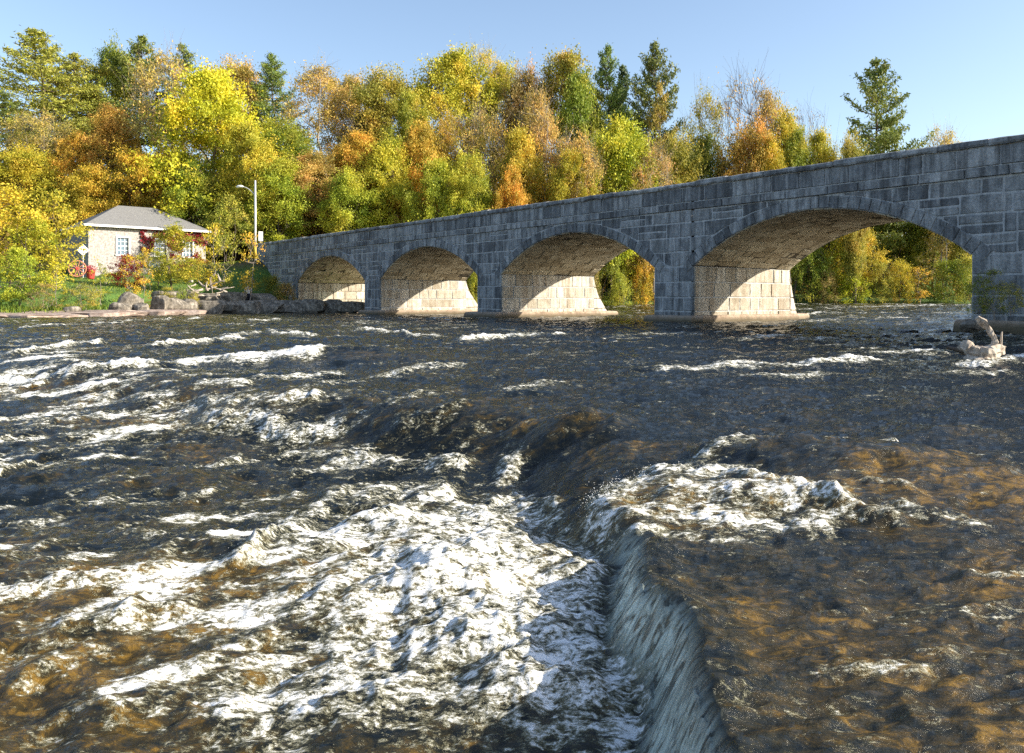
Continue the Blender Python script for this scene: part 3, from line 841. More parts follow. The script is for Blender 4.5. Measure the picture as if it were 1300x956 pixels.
spm, snt, sb = new_mat('spray_drops'); sb.inputs['Base Color'].default_value = (.9, .92, .93, 1); sb.inputs['Roughness'].default_value = .2
so = obj('spray', sp.mesh('spray', True), spm); tag(so, 'white droplets thrown up above the breaking rapids', 'spray', kind='stuff')

# ------------------------------------------------------------------ trees
def leaf_quads(C, size, rng, up=.35, asp=.6, tone=None):
    n = len(C)
    nrm = rng.normal(0, 1, (n, 3)); nrm /= np.linalg.norm(nrm, axis=1)[:, None]; nrm[:, 2] += up
    nrm /= np.linalg.norm(nrm, axis=1)[:, None]
    r = rng.normal(0, 1, (n, 3)); U = np.cross(nrm, r); U /= np.linalg.norm(U, axis=1)[:, None] + 1e-9
    W = np.cross(nrm, U)
    s = (size * rng.uniform(.65, 1.35, n))[:, None] * .5
    V = np.stack([C + U * s, C + W * s * asp + nrm * s * .15, C - U * s, C - W * s * asp + nrm * s * .15], 1).reshape(-1, 3)
    Q = np.arange(4 * n).reshape(n, 4)
    t = np.repeat(tone if tone is not None else rng.random(n), 4)
    return V, Q, t

def curve(p, q, rng, sag=.1, n=6):
    p = np.array(p, float); q = np.array(q, float); L = np.linalg.norm(q - p)
    t = np.linspace(0, 1, n)[:, None]
    off = rng.normal(0, sag * L * .5, 3)
    b = p + (q - p) * t + off * (np.sin(np.pi * t)) * .6
    b[1:-1] += rng.normal(0, .02 * L, (n - 2, 3))
    return b

def make_decid(seed, H, W, nclump=90, lpc=110, leaf=.3, bare=.0, low=.22, sig=.075, trunks=1, shape='round', tr=.016):
    rng = np.random.default_rng(seed)
    wood = MB(); LV = []; LQ = []; LT = []; n0 = 0
    lean = rng.normal(0, .04 * H, 2)
    nodes = []
    for k in range(trunks):
        base_ = np.array([rng.normal(0, .03 * W), rng.normal(0, .03 * W), -.4]) if trunks > 1 else np.array([0, 0, -.4])
        sp_ = rng.normal(0, .16 * W, 2) if trunks > 1 else lean
        top = np.array([sp_[0], sp_[1], H * rng.uniform(.78, .9)])
        P = curve(base_, top, rng, .06, 9)
        rad = H * tr * np.linspace(1, .12, 9) ** .9 / math.sqrt(trunks) ** .6
        wood.tube(P, rad, 7)
        nodes += [(p, r) for p, r in zip(P[2:], rad[2:])]
    lob = rng.uniform(0, 6.28, 4)
    def env(th, h):   # radius at azimuth/height fraction (0..1 over crown)
        if shape == 'round': p = math.sin(math.pi * min(1, (h * .92 + .08) ** .8)) ** .65
        elif shape == 'vase': p = (.35 + .65 * h) * (1 - max(0, h - .72) / .28 * .65)
        elif shape == 'cone': p = (1 - h) ** .7 * .95 + .1
        elif shape == 'bush': p = math.sqrt(max(0, 1 - (h * .98) ** 2.2))
        else: p = math.sin(math.pi * (h * .85 + .12)) ** .8
        return W / 2 * p * (1 + .2 * math.sin(2 * th + lob[0]) + .14 * math.sin(3 * th + lob[1] + 4 * h) + .1 * math.sin(7 * h + lob[2]))
    nl = int(9 + H * .35); limbs = []
    for k in range(nl):
        h = rng.uniform(.05, .85); th = k * 2.399 + rng.normal(0, .3)
        z = H * (low + (1 - low) * h)
        rr_ = env(th, h) * rng.uniform(.55, .9)
        q = np.array([lean[0] * h + rr_ * math.cos(th), lean[1] * h + rr_ * math.sin(th), z])
        # start lower on the trunk
        cand = [(np.linalg.norm(q - p) + abs((q[2] - p[2]) - .75 * rr_), p, r) for p, r in nodes if p[2] < q[2] + .1]
        if not cand: continue
        _, p, r = min(cand, key=lambda c: c[0])
        P = curve(p, q, rng, .18, 7); rad = r * .62 * np.linspace(1, .15, 7)
        wood.tube(P, rad, 5); limbs += [(a_, b_) for a_, b_ in zip(P[2:], rad[2:])]
    limbs += nodes[3:]
    LP = np.array([l[0] for l in limbs])
    for k in range(nclump):
        h = rng.random() ** .85; th = rng.uniform(0, 6.283)
        rr_ = env(th, h) * math.sqrt(rng.uniform(.12, 1.0))
        z = H * (low + (1 - low) * h)
        c = np.array([lean[0] * h + rr_ * math.cos(th), lean[1] * h + rr_ * math.sin(th), z])
        i = np.argmin(np.linalg.norm(LP - c + np.array([0, 0, .1 * H * 0]), axis=1)); p, r = limbs[i]
        P = curve(p, c, rng, .2, 5); wood.tube(P, np.linspace(max(min(r, .05) * .7, .014), .01, 5), 4, cap=False)
        if bare > 0:
            for q in range(5):
                tip = c + rng.normal(0, sig * W * 1.3, 3) + [0, 0, sig * W]
                wood.tube(curve(P[rng.integers(2, 5)], tip, rng, .15, 4), np.linspace(.014, .005, 4) * (H / 14), 3, cap=False)
        if rng.random() < bare: continue
        m = int(lpc * rng.uniform(.5, 1.5))
        sg = sig * W * rng.uniform(.7, 1.35)
        # leaves in a few twigs rather than a ball
        tw = rng.normal(0, 1, (7, 3)) * sg * [1, 1, .65]
        pick = rng.integers(0, 7, m)
        C = c + tw[pick] * rng.uniform(.2, 1.15, (m, 1)) + rng.normal(0, sg * .33, (m, 3))
        tone = np.clip(rng.normal(.5, .17) + rng.normal(0, .16, m), 0, 1)
        V, Q_, t = leaf_quads(C, leaf, rng, tone=tone); LV.append(V); LQ.append(Q_ + n0); LT.append(t); n0 += len(V)
    wm_ = wood.mesh('trunk', True)
    lm = mesh_np('crown', np.concatenate(LV), np.concatenate(LQ), False, {'tone': np.concatenate(LT)}) if LV else None
    return wm_, lm

def make_pine(seed, H, W, low=.25, whorls=17, gap=.0, asc=.12, top=.0, dens=1.0, leaf=.42):
    rng = np.random.default_rng(seed)
    wood = MB(); LV = []; LQ = []; LT = []; n0 = 0
    P = curve((0, 0, -.4), (rng.normal(0, .015 * H), rng.normal(0, .015 * H), H), rng, .015, 10)
    wood.tube(P, H * .014 * np.linspace(1, .08, 10), 7)
    for k in range(whorls):
        h = ((k + rng.uniform(-.4, .4)) / (whorls - 1)); h = min(max(h, 0), 1) ** .85
        z = H * (low + (1 - low) * h)
        nb = rng.integers(5, 8)
        for j in range(nb):
            if rng.random() < gap: continue
            th = rng.uniform(0, 6.283)
            prof = (1 - h) ** .75 * (.55 + .45 * min(1, (h + .12) * 4)) + .05
            L = W / 2 * prof * rng.uniform(.55, 1.18)
            rise = L * (asc + .55 * h ** 1.5) + rng.normal(0, .05 * L)
            f_ = z / H; i = int(f_ * 9); base_ = P[min(i, 9)] * 1.0; base_ = P[min(i, 8)] + (P[min(i + 1, 9)] - P[min(i, 8)]) * (f_ * 9 - i)
            base_[2] = z
            tip = base_ + [L * math.cos(th), L * math.sin(th), rise]
            B = base_ + (tip - base_) * np.linspace(0, 1, 6)[:, None]; B[:, 2] += -.10 * L * np.sin(np.pi * np.linspace(0, 1, 6))
            wood.tube(B, np.linspace(.05, .012, 6) * H / 18, 4, cap=False)
            m = int(260 * dens * max(.14, L / (W / 2)))
            u = rng.uniform(.28, 1.05, m) ** .8
            C = base_ + (tip - base_) * u[:, None]; C[:, 2] += -.10 * L * np.sin(np.pi * np.clip(u, 0, 1))
            side = np.array([-math.sin(th), math.cos(th), 0]); sw = L * .2 * np.sin(np.pi * np.clip(u * .8 + .1, 0, 1))
            q = rng.integers(-2, 3, m) / 2.0
            C += side * (q * sw)[:, None] * 1.3 + rng.normal(0, 1, (m, 3)) * [.17, .17, .13] * (H / 18)
            C[:, 2] += .14 * (H / 18)
            tone = np.clip(rng.normal(.5, .13) + rng.normal(0, .18, m), 0, 1)
            V, Q_, t = leaf_quads(C, leaf, rng, up=.2, asp=.32, tone=tone); LV.append(V); LQ.append(Q_ + n0); LT.append(t); n0 += len(V)
    return wood.mesh('trunk', True), mesh_np('crown', np.concatenate(LV), np.concatenate(LQ), False, {'tone': np.concatenate(LT)})

PROTO = {}
def reg(k, H, W, pair, bark, leafm='treeleaf'):
    w_, l_ = pair
    w_.materials.append(M[bark])
    if l_: l_.materials.append(M[leafm])
    PROTO[k] = (H, W, w_, l_)
for i in range(4): reg(f'full{i}', 18, 13, make_decid(100 + i, 18, 13, 150, 280, .27, low=.16, shape=['round', 'vase', 'round', 'oval'][i]), 'bark')
for i in range(3): reg(f'thin{i}', 18, 12, make_decid(200 + i, 18, 12, 140, 110, .23, bare=.12, low=.25, sig=.07, trunks=2 + i % 2, shape=['vase', 'oval', 'round'][i]), 'palebark')
for i in range(2): reg(f'bare{i}', 16, 11, make_decid(300 + i, 16, 11, 110, 14, .2, bare=.5, low=.2, sig=.06, trunks=2, shape='vase'), 'bark')
reg('pine0', 22, 14, make_pine(400, 22, 14, .2, 24, .12), 'bark', 'needle')
reg('pine1', 22, 12, make_pine(401, 22, 13, .2, 25, .12, asc=.2), 'bark', 'needle')
reg('pine2', 22, 13, make_pine(402, 22, 13, .12, 22, .25, asc=.05), 'bark', 'needle')
reg('pine3', 20, 15, make_pine(409, 20, 15, .05, 25, .03, asc=.14, dens=1.1), 'bark', 'needle')
reg('spruce0', 20, 7.5, make_pine(403, 20, 8.5, .08, 30, .05, asc=-.1, dens=.9), 'bark', 'needle')
for i in range(3): reg(f'bush{i}', 6, 7, make_decid(500 + i, 6, 7, 75, 90, .2, low=.04, sig=.085, trunks=4, shape='bush', tr=.012), 'bark')
reg('redbush', 6, 7, make_decid(511, 6, 7, 75, 110, .2, low=.04, sig=.085, trunks=4, shape='bush', tr=.012), 'bark', 'leaf')
for i in range(2): reg(f'scrub{i}', 5, 5, make_decid(520 + i, 5, 5, 70, 50, .15, bare=.1, low=.06, sig=.08, trunks=4, shape='bush', tr=.012), 'palebark')
for i in range(3): reg(f'sap{i}', 5, 2.6, make_decid(540 + i, 5, 2.6, 40, 26, .14, low=.26, sig=.085, shape=['oval', 'vase', 'cone'][i], tr=.010), 'palebark')
for i in range(2): reg(f'small{i}', 7, 5, make_decid(560 + i, 7, 5, 80, 80, .17, low=.12, sig=.08, trunks=2, shape='oval', tr=.012), 'bark')

C_raw = dict(yel=(.74, .56, .05), bright=(.78, .68, .04), yg=(.56, .54, .05), lime=(.48, .50, .05), olive=(.44, .40, .07), gold=(.74, .52, .06), orange=(.76, .42, .07), rust=(.68, .42, .10),
          tan=(.66, .47, .15), peach=(.74, .47, .15), red=(.5, .13, .05), pink=(.60, .34, .17), green=(.27, .31, .04), dark=(.12, .17, .03), pine=(.22, .26, .05), pineY=(.42, .39, .07), blue=(.12, .18, .06),
          crimson=(.5, .02, .02), brown=(.38, .25, .1))
C_ = {k_: tuple(x_ * .92 for x_ in v_) for k_, v_ in C_raw.items()}
rr_ = random.Random(4)
def plant(kind, name, px, ytop, Z, col, label, cat='tree', w=None, group=None, base=None, rot=None, wk=1.0):
    """tree with its base on the ground under picture column px at depth Z, its top at picture row ytop"""
    H0, W0, wm_, lm = PROTO[kind]
    X = (px - HX) / F * Z
    gz = float(ground_z(np.array([X]), np.array([Z]))[0]) if base is None else base
    H = EYE + (HY - ytop) / F * Z - gz
    s = max(H, .5) / H0 / .97
    sw = (w / F * Z / W0 * wk) if w else s
    o = empty(name, (X, Z, gz), rr_.uniform(0, 6.28) if rot is None else rot); o.scale = (sw, sw, s)
    tag(o, label, cat, group)
    obj('trunk', wm_, None, o)
    if lm:
        c = obj('crown', lm, None, o)
        k = C_[col] if isinstance(col, str) else col
        j = [rr_.uniform(.9, 1.1) for _ in range(3)]
        c.color = (k[0] * j[0], k[1] * j[1], k[2], 1)
    return o

HILL = 'autumn trees on the wooded hillside'
T = [
 # kind name px ytop Z col w label
 ('pine2', 'pine_tree', -8, 118, 104, 'pine', 110, 'dark pine cut by the left edge of the picture above the riverbank'),
 ('pine0', 'pine_tree', 50, 52, 112, 'pineY', 125, 'broad tall pine with yellowish sunlit needles at far left of the skyline'),
 ('pine1', 'pine_tree', 92, 78, 118, 'pineY', 90, 'pine just right of the broad yellowish pine on the skyline'),
 ('full3', 'broadleaf_tree', 135, 70, 122, 'green', 62, 'green rounded tree on skyline between two pines, above the orange maple'),
 ('pine1', 'pine_tree', 178, 56, 120, 'pine', 78, 'green pine with a tall pointed tip directly above the house'),
 ('pine2', 'pine_tree', 232, 66, 120, 'pine', 80, 'green pine right of the pale bare-limbed tree on the skyline'),
 ('thin1', 'broadleaf_tree', 208, 88, 104, 'peach', 92, 'tall thin tree with forked pale trunks and faded leaves above the house roof'),
 ('thin0', 'broadleaf_tree', 52, 150, 98, 'tan', 75, 'thin straw-coloured tree below the broad yellowish pine'),
 ('full0', 'maple_tree', 142, 146, 100, 'rust', 66, 'rust-orange maple behind the left wing of the house'),
 ('full2', 'maple_tree', 88, 178, 97, 'orange', 52, 'small flaming red-orange maple left of the rust-orange one'),
 ('full1', 'broadleaf_tree', 290, 82, 122, 'peach', 80, 'pale peach-yellow tree top behind the bright yellow-green tree'),
 ('full2', 'maple_tree', 278, 104, 97, 'bright', 120, 'huge bright lemon-yellow tree between the house and the lamp post'),
 ('full0', 'maple_tree', 318, 170, 93, 'yg', 70, 'yellow-green tree rising just behind the street lamp'),
 ('pine1', 'pine_tree', 345, 78, 122, 'pine', 60, 'slim green conifer on the skyline above the street lamp'),
 ('thin2', 'broadleaf_tree', 412, 90, 110, 'peach', 96, 'thin peach-orange tree, highest above the left end of the bridge'),
 ('full3', 'broadleaf_tree', 445, 105, 122, 'tan', 60, 'tan tree top behind the thin peach-orange one'),
 ('spruce0', 'spruce_tree', 468, 110, 118, 'blue', 42, 'dark blue-green spruce in the dip of the skyline'),
 ('full1', 'broadleaf_tree', 503, 96, 112, 'olive', 82, 'olive tree right of the dark spruce in the skyline dip'),
 ('full0', 'broadleaf_tree', 523, 130, 103, 'lime', 52, 'lime-green tree in front of the olive one on the mid slope'),
 ('full2', 'broadleaf_tree', 565, 78, 114, 'yg', 96, 'large yellow-olive tree on the highest middle part of the skyline'),
 ('thin0', 'broadleaf_tree', 608, 68, 118, 'gold', 55, 'slender see-through golden tree topping the middle of the skyline'),
 ('full3', 'broadleaf_tree', 640, 92, 120, 'yg', 60, 'yellow-green tree between the slender golden one and the reddish maple'),
 ('full1', 'maple_tree', 657, 96, 114, 'pink', 50, 'dusky red maple on the skyline over the third arch'),
 ('full0', 'broadleaf_tree', 712, 84, 116, 'olive', 88, 'wide golden-olive tree on the skyline left of the three pines'),
 ('full2', 'broadleaf_tree', 738, 110, 108, 'green', 60, 'dark green tree under the left one of the three pines'),
 ('pine0', 'pine_tree', 767, 74, 112, 'pine', 62, 'left one of three tall pines standing on the skyline over the bridge'),
 ('spruce0', 'spruce_tree', 796, 95, 116, 'blue', 44, 'short bluish conifer between two taller pines'),
 ('pine1', 'pine_tree', 829, 71, 110, 'pine', 74, 'right and tallest of three pines over the bridge, with ragged outline'),
 ('pine2', 'pine_tree', 838, 120, 106, 'pineY', 56, 'low ragged pine at the foot of the tallest skyline pine'),
 ('full0', 'broadleaf_tree', 790, 166, 98, 'yg', 90, 'yellow-green tree below the three pines, just over the parapet'),
 ('thin1', 'broadleaf_tree', 893, 128, 108, 'yg', 56, 'see-through yellow-green tree right of the tallest skyline pine'),
 ('bare0', 'bare_tree', 938, 110, 106, 'peach', 92, 'almost leafless tree with fine bare twigs against the sky over the bridge'),
 ('thin2', 'broadleaf_tree', 965, 128, 110, 'rust', 62, 'half-bare rusty tree beside the almost leafless one'),
 ('full1', 'broadleaf_tree', 940, 172, 101, 'rust', 70, 'low rust-brown tree at the foot of the almost leafless tree'),
 ('full3', 'broadleaf_tree', 992, 158, 104, 'gold', 55, 'golden-orange tree over the left part of the fourth arch'),
 ('full2', 'broadleaf_tree', 1008, 182, 100, 'green', 44, 'small dark green tree just over the parapet of the fourth arch'),
 ('bare1', 'bare_tree', 1030, 152, 108, 'pink', 64, 'leafless pinkish tree left of the lone pine'),
 ('full0', 'broadleaf_tree', 1045, 180, 102, 'yg', 48, 'low yellow-green tree left of the lone pine'),
 ('pine3', 'pine_tree', 1116, 92, 113, 'pine', 112, 'lone pine with wide tiered boughs standing clear against the sky'),
 ('full1', 'broadleaf_tree', 1086, 182, 99, 'olive', 36, 'low olive bushy tree at the left foot of the lone pine'),
 ('thin0', 'broadleaf_tree', 1195, 172, 105, 'peach', 44, 'peach tree top just showing over the parapet right of the lone pine'),
 # middle slope
 ('full1', 'broadleaf_tree', 30, 190, 93, 'gold', 80, 'golden tree behind the riverbank thicket at far left'),
 ('full3', 'maple_tree', 165, 200, 94, 'gold', 74, 'dark gold maple directly behind the house ridge'),
 ('full0', 'broadleaf_tree', 110, 220, 92, 'gold', 60, 'low golden tree behind the left wing of the house'),
 ('full2', 'broadleaf_tree', 215, 205, 96, 'orange', 62, 'orange tree in shade behind the right side of the house roof'),
 ('full0', 'broadleaf_tree', 250, 215, 92, 'green', 60, 'deep green tree right of the house roof'),
 ('full1', 'broadleaf_tree', 370, 160, 100, 'green', 76, 'green tree with orange tints under the thin peach-orange tree'),
 ('full2', 'broadleaf_tree', 352, 215, 92, 'lime', 66, 'green leafy tree beside the street lamp at the bridge end'),
 ('full3', 'broadleaf_tree', 405, 200, 95, 'tan', 78, 'tan-brown tree over the first arch'),
 ('full0', 'broadleaf_tree', 452, 178, 98, 'orange', 66, 'orange-gold tree on the slope over the second arch'),
 ('full1', 'broadleaf_tree', 440, 226, 92, 'lime', 62, 'lime-green tree close behind the parapet between first and second arch'),
 ('full2', 'broadleaf_tree', 492, 190, 95, 'yg', 72, 'yellow-green tree on the slope straight over the second arch crown'),
 ('full3', 'broadleaf_tree', 540, 170, 98, 'orange', 66, 'orange-tinted tree on the slope right of the second arch'),
 ('thin0', 'maple_tree', 570, 152, 102, 'orange', 56, 'vivid orange half-bare maple in the middle of the slope'),
 ('full0', 'broadleaf_tree', 560, 215, 92, 'lime', 62, 'fresh green tree close behind the parapet right of the second arch'),
 ('thin1', 'broadleaf_tree', 622, 150, 101, 'tan', 72, 'tan half-bare tree left of the pale forked trunk'),
 ('full1', 'broadleaf_tree', 605, 205, 93, 'yg', 56, 'yellow-green tree close behind the parapet left of the third arch'),
 ('thin2', 'broadleaf_tree', 690, 128, 99, 'tan', 70, 'thin tan tree with a pale forked trunk over the third arch'),
 ('full2', 'broadleaf_tree', 668, 180, 96, 'gold', 60, 'gold tree behind the pale forked trunk'),
 ('full3', 'broadleaf_tree', 655, 225, 92, 'orange', 50, 'orange tree low behind the parapet left of the third arch crown'),
 ('thin0', 'broadleaf_tree', 735, 180, 95, 'peach', 66, 'peach-coloured thin tree low over the third arch'),
 ('full0', 'broadleaf_tree', 720, 205, 93, 'yel', 50, 'yellow tree just above the parapet over the third arch crown'),
 ('thin1', 'broadleaf_tree', 835, 195, 95, 'pink', 56, 'reddish thin tree just above the parapet between third and fourth arch'),
 ('full1', 'broadleaf_tree', 868, 180, 100, 'olive', 56, 'olive-brown tree above the parapet between third and fourth arch'),
 ('full3', 'broadleaf_tree', 900, 182, 104, 'dark', 52, 'dark green tree in the gap left of the almost leafless tree'),
 ('full2', 'broadleaf_tree', 970, 192, 99, 'yel', 44, 'small yellow tree at the parapet left of the fourth arch crown'),
]
for (k, nm, px, yt, Z, col, w, lab) in T:
    plant(k, nm, px, yt, Z, col, lab, 'tree', w, HILL, wk=1.5 if 'pine' in k or 'spruce' in k else 1.32)

# low growth behind the bridge, seen through the arches and over the wall
LOW = [
 ('bush0', 'bush', 1035, 318, 100, 'green', 46, 'green bush at the left edge of the fourth arch opening'),
 ('small0', 'small_tree', 1062, 296, 101.5, 'yg', 52, 'yellow-green small tree seen through the fourth arch, left of the golden one'),
 ('small1', 'small_tree', 1085, 288, 103, 'yel', 54, 'tall golden-yellow tree in the middle of the fourth arch opening'),
 ('small0', 'small_tree', 1100, 300, 101.5, 'gold', 40, 'orange-gold tree right of the tallest yellow one through the fourth arch'),
 ('bush1', 'bush', 1050, 345, 99.5, 'brown', 36, 'brownish bramble bush by the water through the fourth arch'),
 ('bush2', 'bush', 1085, 350, 99.5, 'bright', 44, 'low bright yellow bush at the far waterline through the fourth arch'),
 ('bush0', 'bush', 1120, 338, 100, 'olive', 36, 'olive bush at the waterline right of the low bright yellow bush'),
 ('bush1', 'bush', 1142, 335, 100, 'yel', 40, 'yellow bush left of the small golden tree at the far waterline'),
 ('sap1', 'small_tree', 1170, 340, 98.8, 'gold', 38, 'small golden tree with a bare trunk alone at the far waterline'),
 ('full2', 'broadleaf_tree', 1140, 250, 112, 'dark', 74, 'big dark green tree filling the right half of the fourth arch'),
 ('full0', 'broadleaf_tree', 1185, 245, 110, 'green', 70, 'green tree right of the big dark one through the fourth arch'),
 ('full1', 'broadleaf_tree', 1222, 270, 106, 'olive', 60, 'pale olive willow-like tree at the right side of the fourth arch'),
 ('bush2', 'bush', 1205, 335, 101, 'green', 60, 'green bush over the far bank near the right side of the fourth arch'),
 ('bush0', 'bush', 1235, 330, 100, 'olive', 50, 'olive bush half hidden by the right side of the fourth arch'),
 ('full3', 'broadleaf_tree', 1090, 250, 113, 'green', 60, 'green tree behind the golden one through the fourth arch'),
 ('full3', 'broadleaf_tree', 1040, 262, 112, 'dark', 60, 'dark tree behind the left part of the fourth arch opening'),
 ('bush1', 'bush', 748, 338, 89.5, 'brown', 34, 'brown-red bush behind the pier nose in the third arch'),
 ('small1', 'small_tree', 772, 318, 92, 'green', 38, 'dark green small tree in the third arch opening'),
 ('bush2', 'bush', 788, 352, 91, 'lime', 36, 'low lime-green bush at the water in the third arch opening'),
 ('small0', 'small_tree', 812, 300, 95, 'olive', 42, 'olive tree in the right half of the third arch opening'),
 ('bush0', 'bush', 818, 340, 94, 'yel', 36, 'yellow bush against the pier in the third arch opening'),
 ('full2', 'broadleaf_tree', 795, 262, 103, 'gold', 60, 'gold tree at the back of the third arch opening'),
 ('full0', 'broadleaf_tree', 755, 265, 103, 'dark', 50, 'dark tree at the back left of the third arch opening'),
 ('bush1', 'bush', 604, 336, 86, 'lime', 28, 'tuft of green leaves showing at the right edge of the second arch'),
 ('full1', 'broadleaf_tree', 850, 258, 104, 'olive', 50, 'olive tree behind the pier between third and fourth arch'),
]
for (k, nm, px, yt, Z, col, w, lab) in LOW:
    plant(k, nm, px, yt, Z, col, lab, 'bush' if nm == 'bush' else 'tree', w, 'growth on the far bank seen through the arches')

BANK = [
 ('small0', 'small_tree', 8, 245, 62, 'yel', 105, 'yellow leafy tree at the far left riverbank edge'),
 ('small1', 'small_tree', 45, 285, 61, 'yg', 80, 'yellow-green bushy tree on the grass at far left'),
 ('small0', 'small_tree', 72, 250, 66, 'gold', 86, 'golden tree left of the house that half hides the wagon wheel'),
 ('small1', 'small_tree', 20, 320, 58.5, 'lime', 60, 'green bush low on the grassy bank at far left'),
 ('sap2', 'sapling', 70, 335, 59, 'bright', 36, 'low bright yellow sapling by the boulders left of the wheel'),
 ('sap0', 'sapling', 128, 336, 62, 'lime', 34, 'slim lime-green sapling in front of the shaded house wall'),
 ('sap1', 'sapling', 168, 325, 62.5, 'yel', 30, 'orange-gold sapling with twin stems in front of the red maple bush'),
 ('sap2', 'sapling', 183, 318, 63.5, 'gold', 26, 'narrow golden sapling just right of the twin-stemmed one'),
 ('small1', 'small_tree', 222, 292, 70, 'yg', 66, 'yellow-green tree with a straight bare trunk in front of the house'),
 ('small0', 'small_tree', 200, 322, 72, 'lime', 44, 'green shrub between the golden saplings and the house'),
 ('sap1', 'sapling', 268, 286, 68.5, 'yel', 40, 'tall thin yellow sapling right of the house by the shaded lawn'),
 ('sap0', 'sapling', 283, 300, 70, 'olive', 34, 'olive sapling between the tall yellow one and the bridge end'),
 ('sap1', 'sapling', 316, 296, 68.5, 'gold', 36, 'golden sapling with upswept twigs over the standing person'),
 ('small0', 'small_tree', 292, 255, 84, 'olive', 52, 'olive tree in shade beside the street lamp base'),
 ('bush0', 'bush', 238, 330, 76, 'lime', 44, 'green rounded bush at the right corner of the house'),
 ('scrub0', 'shrub', 105, 362, 59, 'olive', 44, 'scraggy olive shrub in front of the dark bank wall'),
 ('scrub1', 'shrub', 55, 362, 58, 'brown', 38, 'brownish twiggy shrub on the grass at left'),
 ('bush1', 'bush', 345, 352, 72, 'dark', 40, 'dark shaded bush against the bridge wall at its left end'),
 ('bush2', 'bush', 362, 362, 71, 'brown', 30, 'brownish shaded bush by the first arch'),
 ('scrub1', 'shrub', 195, 378, 64, 'orange', 26, 'low orange shrub among the boulders'),
 ('scrub1', 'shrub', 212, 366, 64.5, 'gold', 22, 'small golden shrub between the bank boulders left of the branch pile'),
 ('scrub0', 'shrub', 231, 368, 64, 'lime', 20, 'small green shrub between the bank boulders below the branch pile'),
 ('scrub0', 'shrub', 246, 372, 63.5, 'yel', 20, 'small yellow shrub at the edge of the shade by the branch pile'),
 ('bush2', 'bush', 158, 376, 62, 'green', 26, 'low green bush between boulders below the twin-stemmed sapling'),
]
for (k, nm, px, yt, Z, col, w, lab) in BANK:
    plant(k, nm, px, yt, Z, col, lab, {'small_tree': 'tree', 'sapling': 'sapling'}.get(nm, 'bush'), w, 'young trees and shrubs on the left riverbank')
plant('redbush', 'red_maple_bush', 162, 326, 70, 'crimson', 'crimson leaved maple bush in front of the stone house', 'bush', 42)

# right bank trees outside the frame, whose shade falls on the near right water
for (k, X, Y, ztop, W_, col, lab) in (('full0', 18.6, 5.4, 4.9, 4.6, 'green', 'green tree on the right bank just outside the picture'),):
    H0, W0, wm_, lm = PROTO[k]; g = float(ground_z(np.array([X]), np.array([Y]))[0])
    o = empty('broadleaf_tree', (X, Y, g)); o.scale = (W_ / W0, W_ / W0, (ztop - g) / H0); tag(o, lab, 'tree')
    obj('trunk', wm_, None, o); c = obj('crown', lm, None, o); c.color = (*C_[col], 1)

# undergrowth: uncountable low foliage on the hillside
rng = np.random.default_rng(77)
nn = 4200
ux = rng.uniform(-95, 75, nn); uy = rng.uniform(70, 150, nn)
tt_, ww_ = bridge_tw(ux, uy)
dl, _ = segdist(ux, uy, LB); inr = inside_poly(ux, uy, RP)
ok = (~inr) & (dl > 4) & (ww_ > 9.5) | ((~inr) & (dl > 34) & (ww_ < -4))
ux, uy = ux[ok], uy[ok]; gz = ground_z(ux, uy)
LV = []; LQ = []; LT = []; n0 = 0
for x_, y_, z_ in zip(ux, uy, gz):
    m = 42; h = rng.uniform(1.2, 4.5)
    C = np.array([x_, y_, z_]) + rng.normal(0, 1, (m, 3)) * [1.3, 1.3, 0] + np.c_[np.zeros(m), np.zeros(m), rng.uniform(0, 1, m) ** .7 * h]
    V, Q_, t = leaf_quads(C, .42, rng, tone=np.clip(rng.normal(.5, .2) + rng.normal(0, .15, m), 0, 1)); LV.append(V); LQ.append(Q_ + n0); LT.append(t); n0 += len(V)
ug = obj('undergrowth', mesh_np('undergrowth', np.concatenate(LV), np.concatenate(LQ), False, {'tone': np.concatenate(LT)}), M['leaf'])
ug.color = (.26, .19, .035, 1); tag(ug, 'mixed low autumn undergrowth covering the wooded slope', 'undergrowth', kind='stuff')

# grass on the left bank
nn = 26000
gx_ = rng.uniform(-62, -16, nn); gy_ = rng.uniform(45, 90, nn)
dl, _ = segdist(gx_, gy_, LB); inr = inside_poly(gx_, gy_, RP); tt_, ww_ = bridge_tw(gx_, gy_)
ok = (~inr) & (dl > 2.2 + rng.uniform(0, 1.5, nn)) & (dl < 28) & (ww_ < -.5) & (np.abs(dl - 7) > .9)
gx_, gy_ = gx_[ok], gy_[ok]; gz = ground_z(gx_, gy_); dl = dl[ok]
hgt = np.where(dl < 6.5, rng.uniform(.15, .55, len(gx_)), rng.uniform(.06, .16, len(gx_)))
LV = []; k3 = 5
ang = rng.uniform(0, 6.28, (len(gx_), k3)); ox = rng.normal(0, .15, (len(gx_), k3)); oy = rng.normal(0, .15, (len(gx_), k3))
bx = gx_[:, None] + ox; by = gy_[:, None] + oy; bz = np.repeat(gz[:, None], k3, 1) - .03
hw = .035; h_ = hgt[:, None] * rng.uniform(.6, 1.3, ox.shape); lx = rng.normal(0, .3, ox.shape) * h_; ly = rng.normal(0, .3, ox.shape) * h_
c_, s_ = np.cos(ang) * hw, np.sin(ang) * hw
V = np.stack([np.stack([bx - c_, by - s_, bz], -1), np.stack([bx + c_, by + s_, bz], -1), np.stack([bx + lx, by + ly, bz + h_], -1)], 2).reshape(-1, 3)
gr = obj('grass', mesh_np('grass', V, np.arange(len(V)).reshape(-1, 3), False, {'tone': np.repeat(rng.random(len(V) // 3), 3)}), M['grassblade'])
gr.color = (.17, .26, .03, 1); tag(gr, 'bright green grass along the left riverbank', 'grass', kind='stuff')

